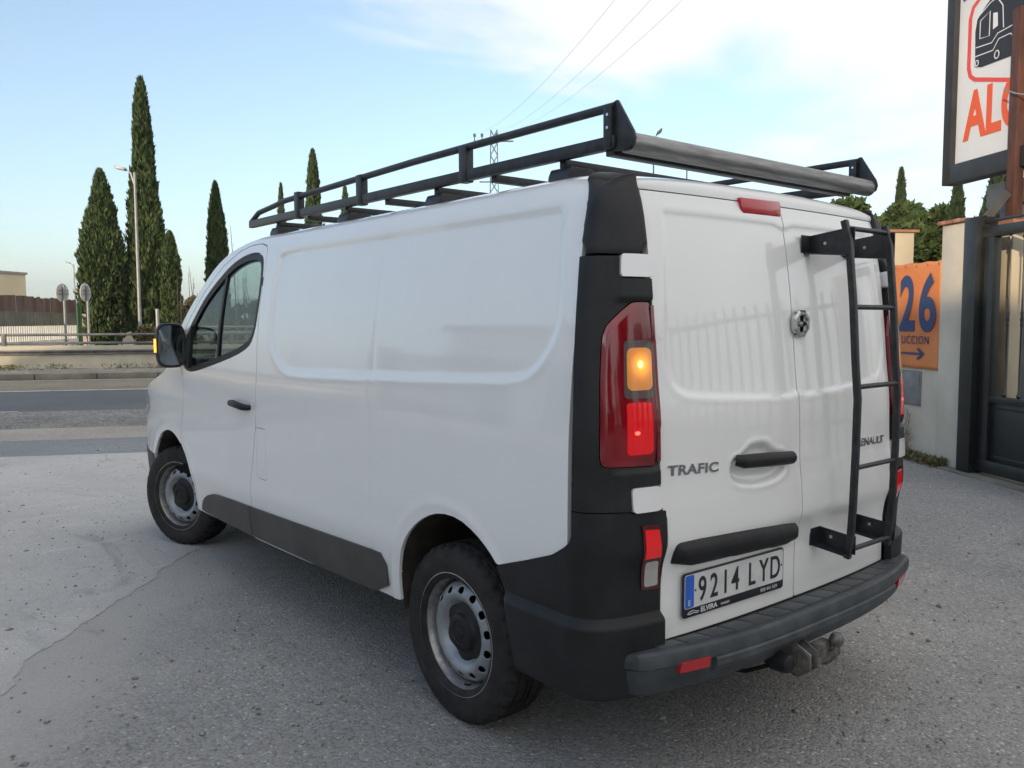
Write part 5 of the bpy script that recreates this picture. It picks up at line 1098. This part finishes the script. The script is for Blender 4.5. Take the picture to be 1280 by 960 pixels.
sorg = mat('board_orange', (.70, .10, .03), .5); sred = mat('board_red', (.68, .07, .06), .5); sblk = mat('board_black', (.02, .02, .025), .5); sblu = mat('board_blue', (.03, .05, .25), .5)
def ST(u, z, off=.004): return frame(tuple(SP(u, z, off)), tuple(-WD), (0, 0, 1))
text_obj('board_word', 'ALQUILER', .66, sorg, bb, ST(.27, ZB+.44), .70, .002, bold=.022, shear=.0)
ms = ST(0, ZB, .003) @ Matrix(((1, 0, 0, 0), (0, .73, 0, 1.10-1.54*.73), (0, 0, 1, 0), (0, 0, 0, 1)))
def stroke(pts, w, m, name, closed=False, z=0.0):
    b = MB(); n = len(pts); V = []
    for i, (x, y) in enumerate(pts):
        x0, y0 = pts[(i-1) % n] if closed or i else pts[i]; x1, y1 = pts[(i+1) % n] if closed or i < n-1 else pts[i]
        dx, dy = x1-x0, y1-y0; l_ = math.hypot(dx, dy); V += [(x-dy/l_*w/2, y+dx/l_*w/2, z), (x+dy/l_*w/2, y-dx/l_*w/2, z)]
    F = [(2*i, 2*i+1, 2*((i+1) % n)+1, 2*((i+1) % n)) for i in range(n if closed else n-1)]
    b.add(V, F); o = b.build(name, m, bb, recalc=False); o.data.transform(ms); return o
def fill(pts, m, name, z=0.0): b = MB(); b.add([(x, y, z) for x, y in pts], [tuple(range(len(pts)))]); o = b.build(name, m, bb, recalc=False); o.data.transform(ms); return o
stroke([(.33, 1.50), (.30, 1.62), (.30, 2.30), (.34, 2.44), (1.05, 3.02), (1.75, 2.44), (1.79, 2.30), (1.79, 1.60), (1.72, 1.46), (1.05, 1.18), (.40, 1.43)], .055, sred, 'hexagon_outline', True, .001)
fill([(.40, 1.60), (.385, 2.08), (.41, 2.24), (.52, 2.36), (.68, 2.50), (.92, 2.60), (1.20, 2.64), (1.42, 2.50), (1.56, 2.25), (1.66, 2.05), (1.68, 1.75), (1.60, 1.60), (1.10, 1.53), (.50, 1.56)], sblk, 'van_drawing', .002)
for pl_ in ([(.46, 2.20), (.46, 1.96), (.60, 1.94), (.60, 2.27), (.46, 2.20)], [(.40, 1.74), (.66, 1.72), (.74, 1.84), (.90, 1.84), (1.0, 1.70)], [(.40, 1.86), (.64, 1.83), (.72, 1.92), (1.0, 1.94), (1.3, 1.88)], [(.66, 2.46), (.78, 2.26), (.80, 1.96)], [(.44, 2.28), (.60, 2.38), (.78, 2.42)], [(1.0, 2.50), (1.30, 2.46), (1.45, 2.30)]): stroke(pl_, .014, bw_m, 'drawing_line', False, .0035)
fill([(.645, 2.22), (.65, 2.0), (.72, 2.02), (.71, 2.20)], bw_m, 'drawing_window', .0035)
for cx_, cy_, r_ in ((.43, 1.64, .055), (.72, 1.64, .075)):
    fill([(cx_+r_*.65*math.cos(a*.3927), cy_+r_*1.0*math.sin(a*.3927)) for a in range(16)], sblk, 'drawing_wheel', .004); stroke([(cx_+r_*.42*math.cos(a*.3927), cy_+r_*.7*math.sin(a*.3927)) for a in range(16)], .014, bw_m, 'drawing_line', True, .005)
for k in range(7): stroke([(1.34, 2.10-.05*k), (1.62, 2.06-.05*k)], .012, bw_m, 'drawing_line', False, .0035)
stroke([(.18, 2.61), (.50, 2.74), (.9, 2.88)], .05, sblu, 'board_swoosh', False, .001)
# ---- ladder-like things on the pillar side: a trailing parked car row is out of view

# ================================================================ behind the photographer: an added building shades the yard, the rest shows in the paint
whm = mottled('warehouse_wall', (.66, .62, .56), (.74, .71, .66), .3, .9, .1, 6); whd = mat('warehouse_door', (.10, .12, .14), .5)
wh = empty('shade_building', (-6, 25, 0)); tag(wh, 'long rendered building added unseen behind the camera to shade the yard', 'building')  # unseen building added to keep the low sun off the yard
MB().box((-26, 0, 0), (17, 10, 7.9)).build('wall', whm, wh); MB().box((-26.3, -.3, 7.9), (17.3, 10.3, 8.15)).build('roof_edge', gsm, wh)
for i in range(8):
    d_ = MB().box((-24+i*5, -.08, 0), (-20.6+i*5, .0, 4.0)).build('roller_door', whd, wh)
    for j in range(8): MB().box((-24+i*5, -.11, .1+j*.49), (-20.6+i*5, -.085, .5+j*.49)).build('slat', whd, d_)
yf = empty('yard_fence', (0, 6.6, 0)); tag(yf, 'black picket fence on a low white wall behind the camera', 'fence')
MB().box((-10, -.1, 0), (11.0, .1, .55)).build('low_wall', whm, yf)
MB().box((-10, -.02, 1.95), (11.0, .02, 2.0)).build('top_rail', gatem, yf); MB().box((-10, -.02, .75), (11.0, .02, .80)).build('bottom_rail', gatem, yf)
pm = None
for i in range(131):
    if pm is None: pm = MB().box((-.016, -.016, .55), (.016, .016, 2.15)); o = pm.build('picket', gatem, yf); o0 = o
    else: o = bpy.data.objects.new('picket', o0.data); C.objects.link(o); o.parent = yf
    o.location = (-9.9+i*.16, 0, 0)
for i in range(6): MB().box((-10+i*4.15, -.2, 0), (-9.6+i*4.15, .2, 2.3)).build('pier', whm, yf)
hs_ = empty('white_house', (10.5, 12, 0)); tag(hs_, 'white house with flat roof beside the yard entrance, behind the camera', 'building')
MB().box((-2.5, -2, 0), (3.5, 6, 3.6)).build('wall', mottled('white_render', (.62, .58, .52), (.70, .67, .62), .5, .9), hs_); MB().box((-2.7, -2.2, 3.6), (3.7, 6.2, 3.8)).build('roof', tilem, hs_)
MB().box((-1.5, -2.05, 1.0), (-.3, -1.99, 2.2)).build('window', MATS['dark_pane'], hs_); MB().box((1, -2.05, 0), (2, -1.99, 2.1)).build('door', whd, hs_)
sc_ = MB(); rs2 = random.Random(2)
gbh = 'cypresses behind the photographer'
sf_ = empty('side_fence'); tag(sf_, 'black picket fence on a low wall carrying on from the gate towards the camera', 'fence')
wbox(MB(), -9.0, 4.4, -.1, .1, 0, .60).build('low_wall', wallr, sf_); wbox(MB(), -9.0, 4.4, -.02, .02, 2.0, 2.06).build('top_rail', gatem, sf_); wbox(MB(), -9.0, 4.4, -.02, .02, .75, .80).build('bottom_rail', gatem, sf_)
for i in range(82):
    o = bpy.data.objects.new('picket', o0.data); C.objects.link(o); o.parent = sf_; o.location = WP(4.3-.162*i)+Vector((0, 0, .04))
for F_ in (4.4, .2, -4.2, -8.8): wbox(MB(), F_-.2, F_+.2, -.2, .2, 0, 2.3).build('pier', wallr, sf_)
yf2 = empty('yard_fence', (-11, 0, 0)); tag(yf2, 'black picket fence closing the yard behind the camera, facing the van doors', 'fence')
MB().box((-.1, -9, 0), (.1, 5.5, .5)).build('low_wall', whm, yf2); MB().box((-.02, -9, 1.9), (.02, 5.5, 1.96)).build('top_rail', gatem, yf2)
for i in range(80): o = bpy.data.objects.new('picket', o0.data); C.objects.link(o); o.parent = yf2; o.location = (0, -8.9+i*.18, 0)
for i in range(4): MB().box((-.2, -9+i*4.8, 0), (.2, -8.6+i*4.8, 2.2)).build('pier', whm, yf2)
for k_, (x_, y_, h_, w_, lb_) in enumerate(((-2.5, 11, 4.6, 4.2, 'added round tree, unseen beyond the side fence, left of the camera'), (4.0, 12.5, 3.6, 3.2, 'added low tree, unseen beyond the side fence, nearer the road'), (-17, -3, 6, 5, 'added tree, unseen beyond the rear fence, behind the van doors'), (-18, 4, 4.2, 4.4, 'added low bushy tree, unseen beyond the rear fence'))):  # unseen trees added to darken the reflections in the van's paint
    F__ = 60.0; t_0 = broad('tree', F__, 640, 400-(h_-1.5)/F__*1052.4, w_/F__*1052.4, lb_, pinel, 60+k_, n=2600, L=.4, W=.25, group='unseen trees added behind the camera for dark reflections'); t_0.location = (x_, y_, 0)
cypress('cypress', 0, 0, 0, 0, 'cypress left of the white house, behind the camera', loc=(4.4, 17, 0), h=9.0, w=1.7, seed=41, n=4000, group=gbh)
cypress('cypress', 0, 0, 0, 0, 'cypress beyond the rear fence, behind the camera', loc=(-13, 9, 0), h=10.0, w=2.0, seed=42, n=4000, group=gbh)
broad('pine_tree', -16, 740, 230, 0, 'pine behind the photographer', pinel, 43, n=10) if 0 else None
# haze
HAZE = True
if HAZE:
    hz = MB().box((-8990, -8990, -1.2), (8990, 8990, 360)).build('haze')
    hm_ = bpy.data.materials.new('haze_air'); hm_.use_nodes = True; th_ = hm_.node_tree; th_.nodes.clear(); oh = th_.nodes.new('ShaderNodeOutputMaterial')
    pv = th_.nodes.new('ShaderNodeVolumePrincipled'); pv.inputs['Color'].default_value = (.74, .86, 1.0, 1); pv.inputs['Density'].default_value = .00016; pv.inputs['Anisotropy'].default_value = .2
    th_.links.new(pv.outputs[0], oh.inputs['Volume']); hz.data.materials.clear(); hz.data.materials.append(hm_); tag(hz, kind='stuff')
    hz['label'] = 'thin pale haze filling the air up to the hills'; hz['category'] = 'haze'
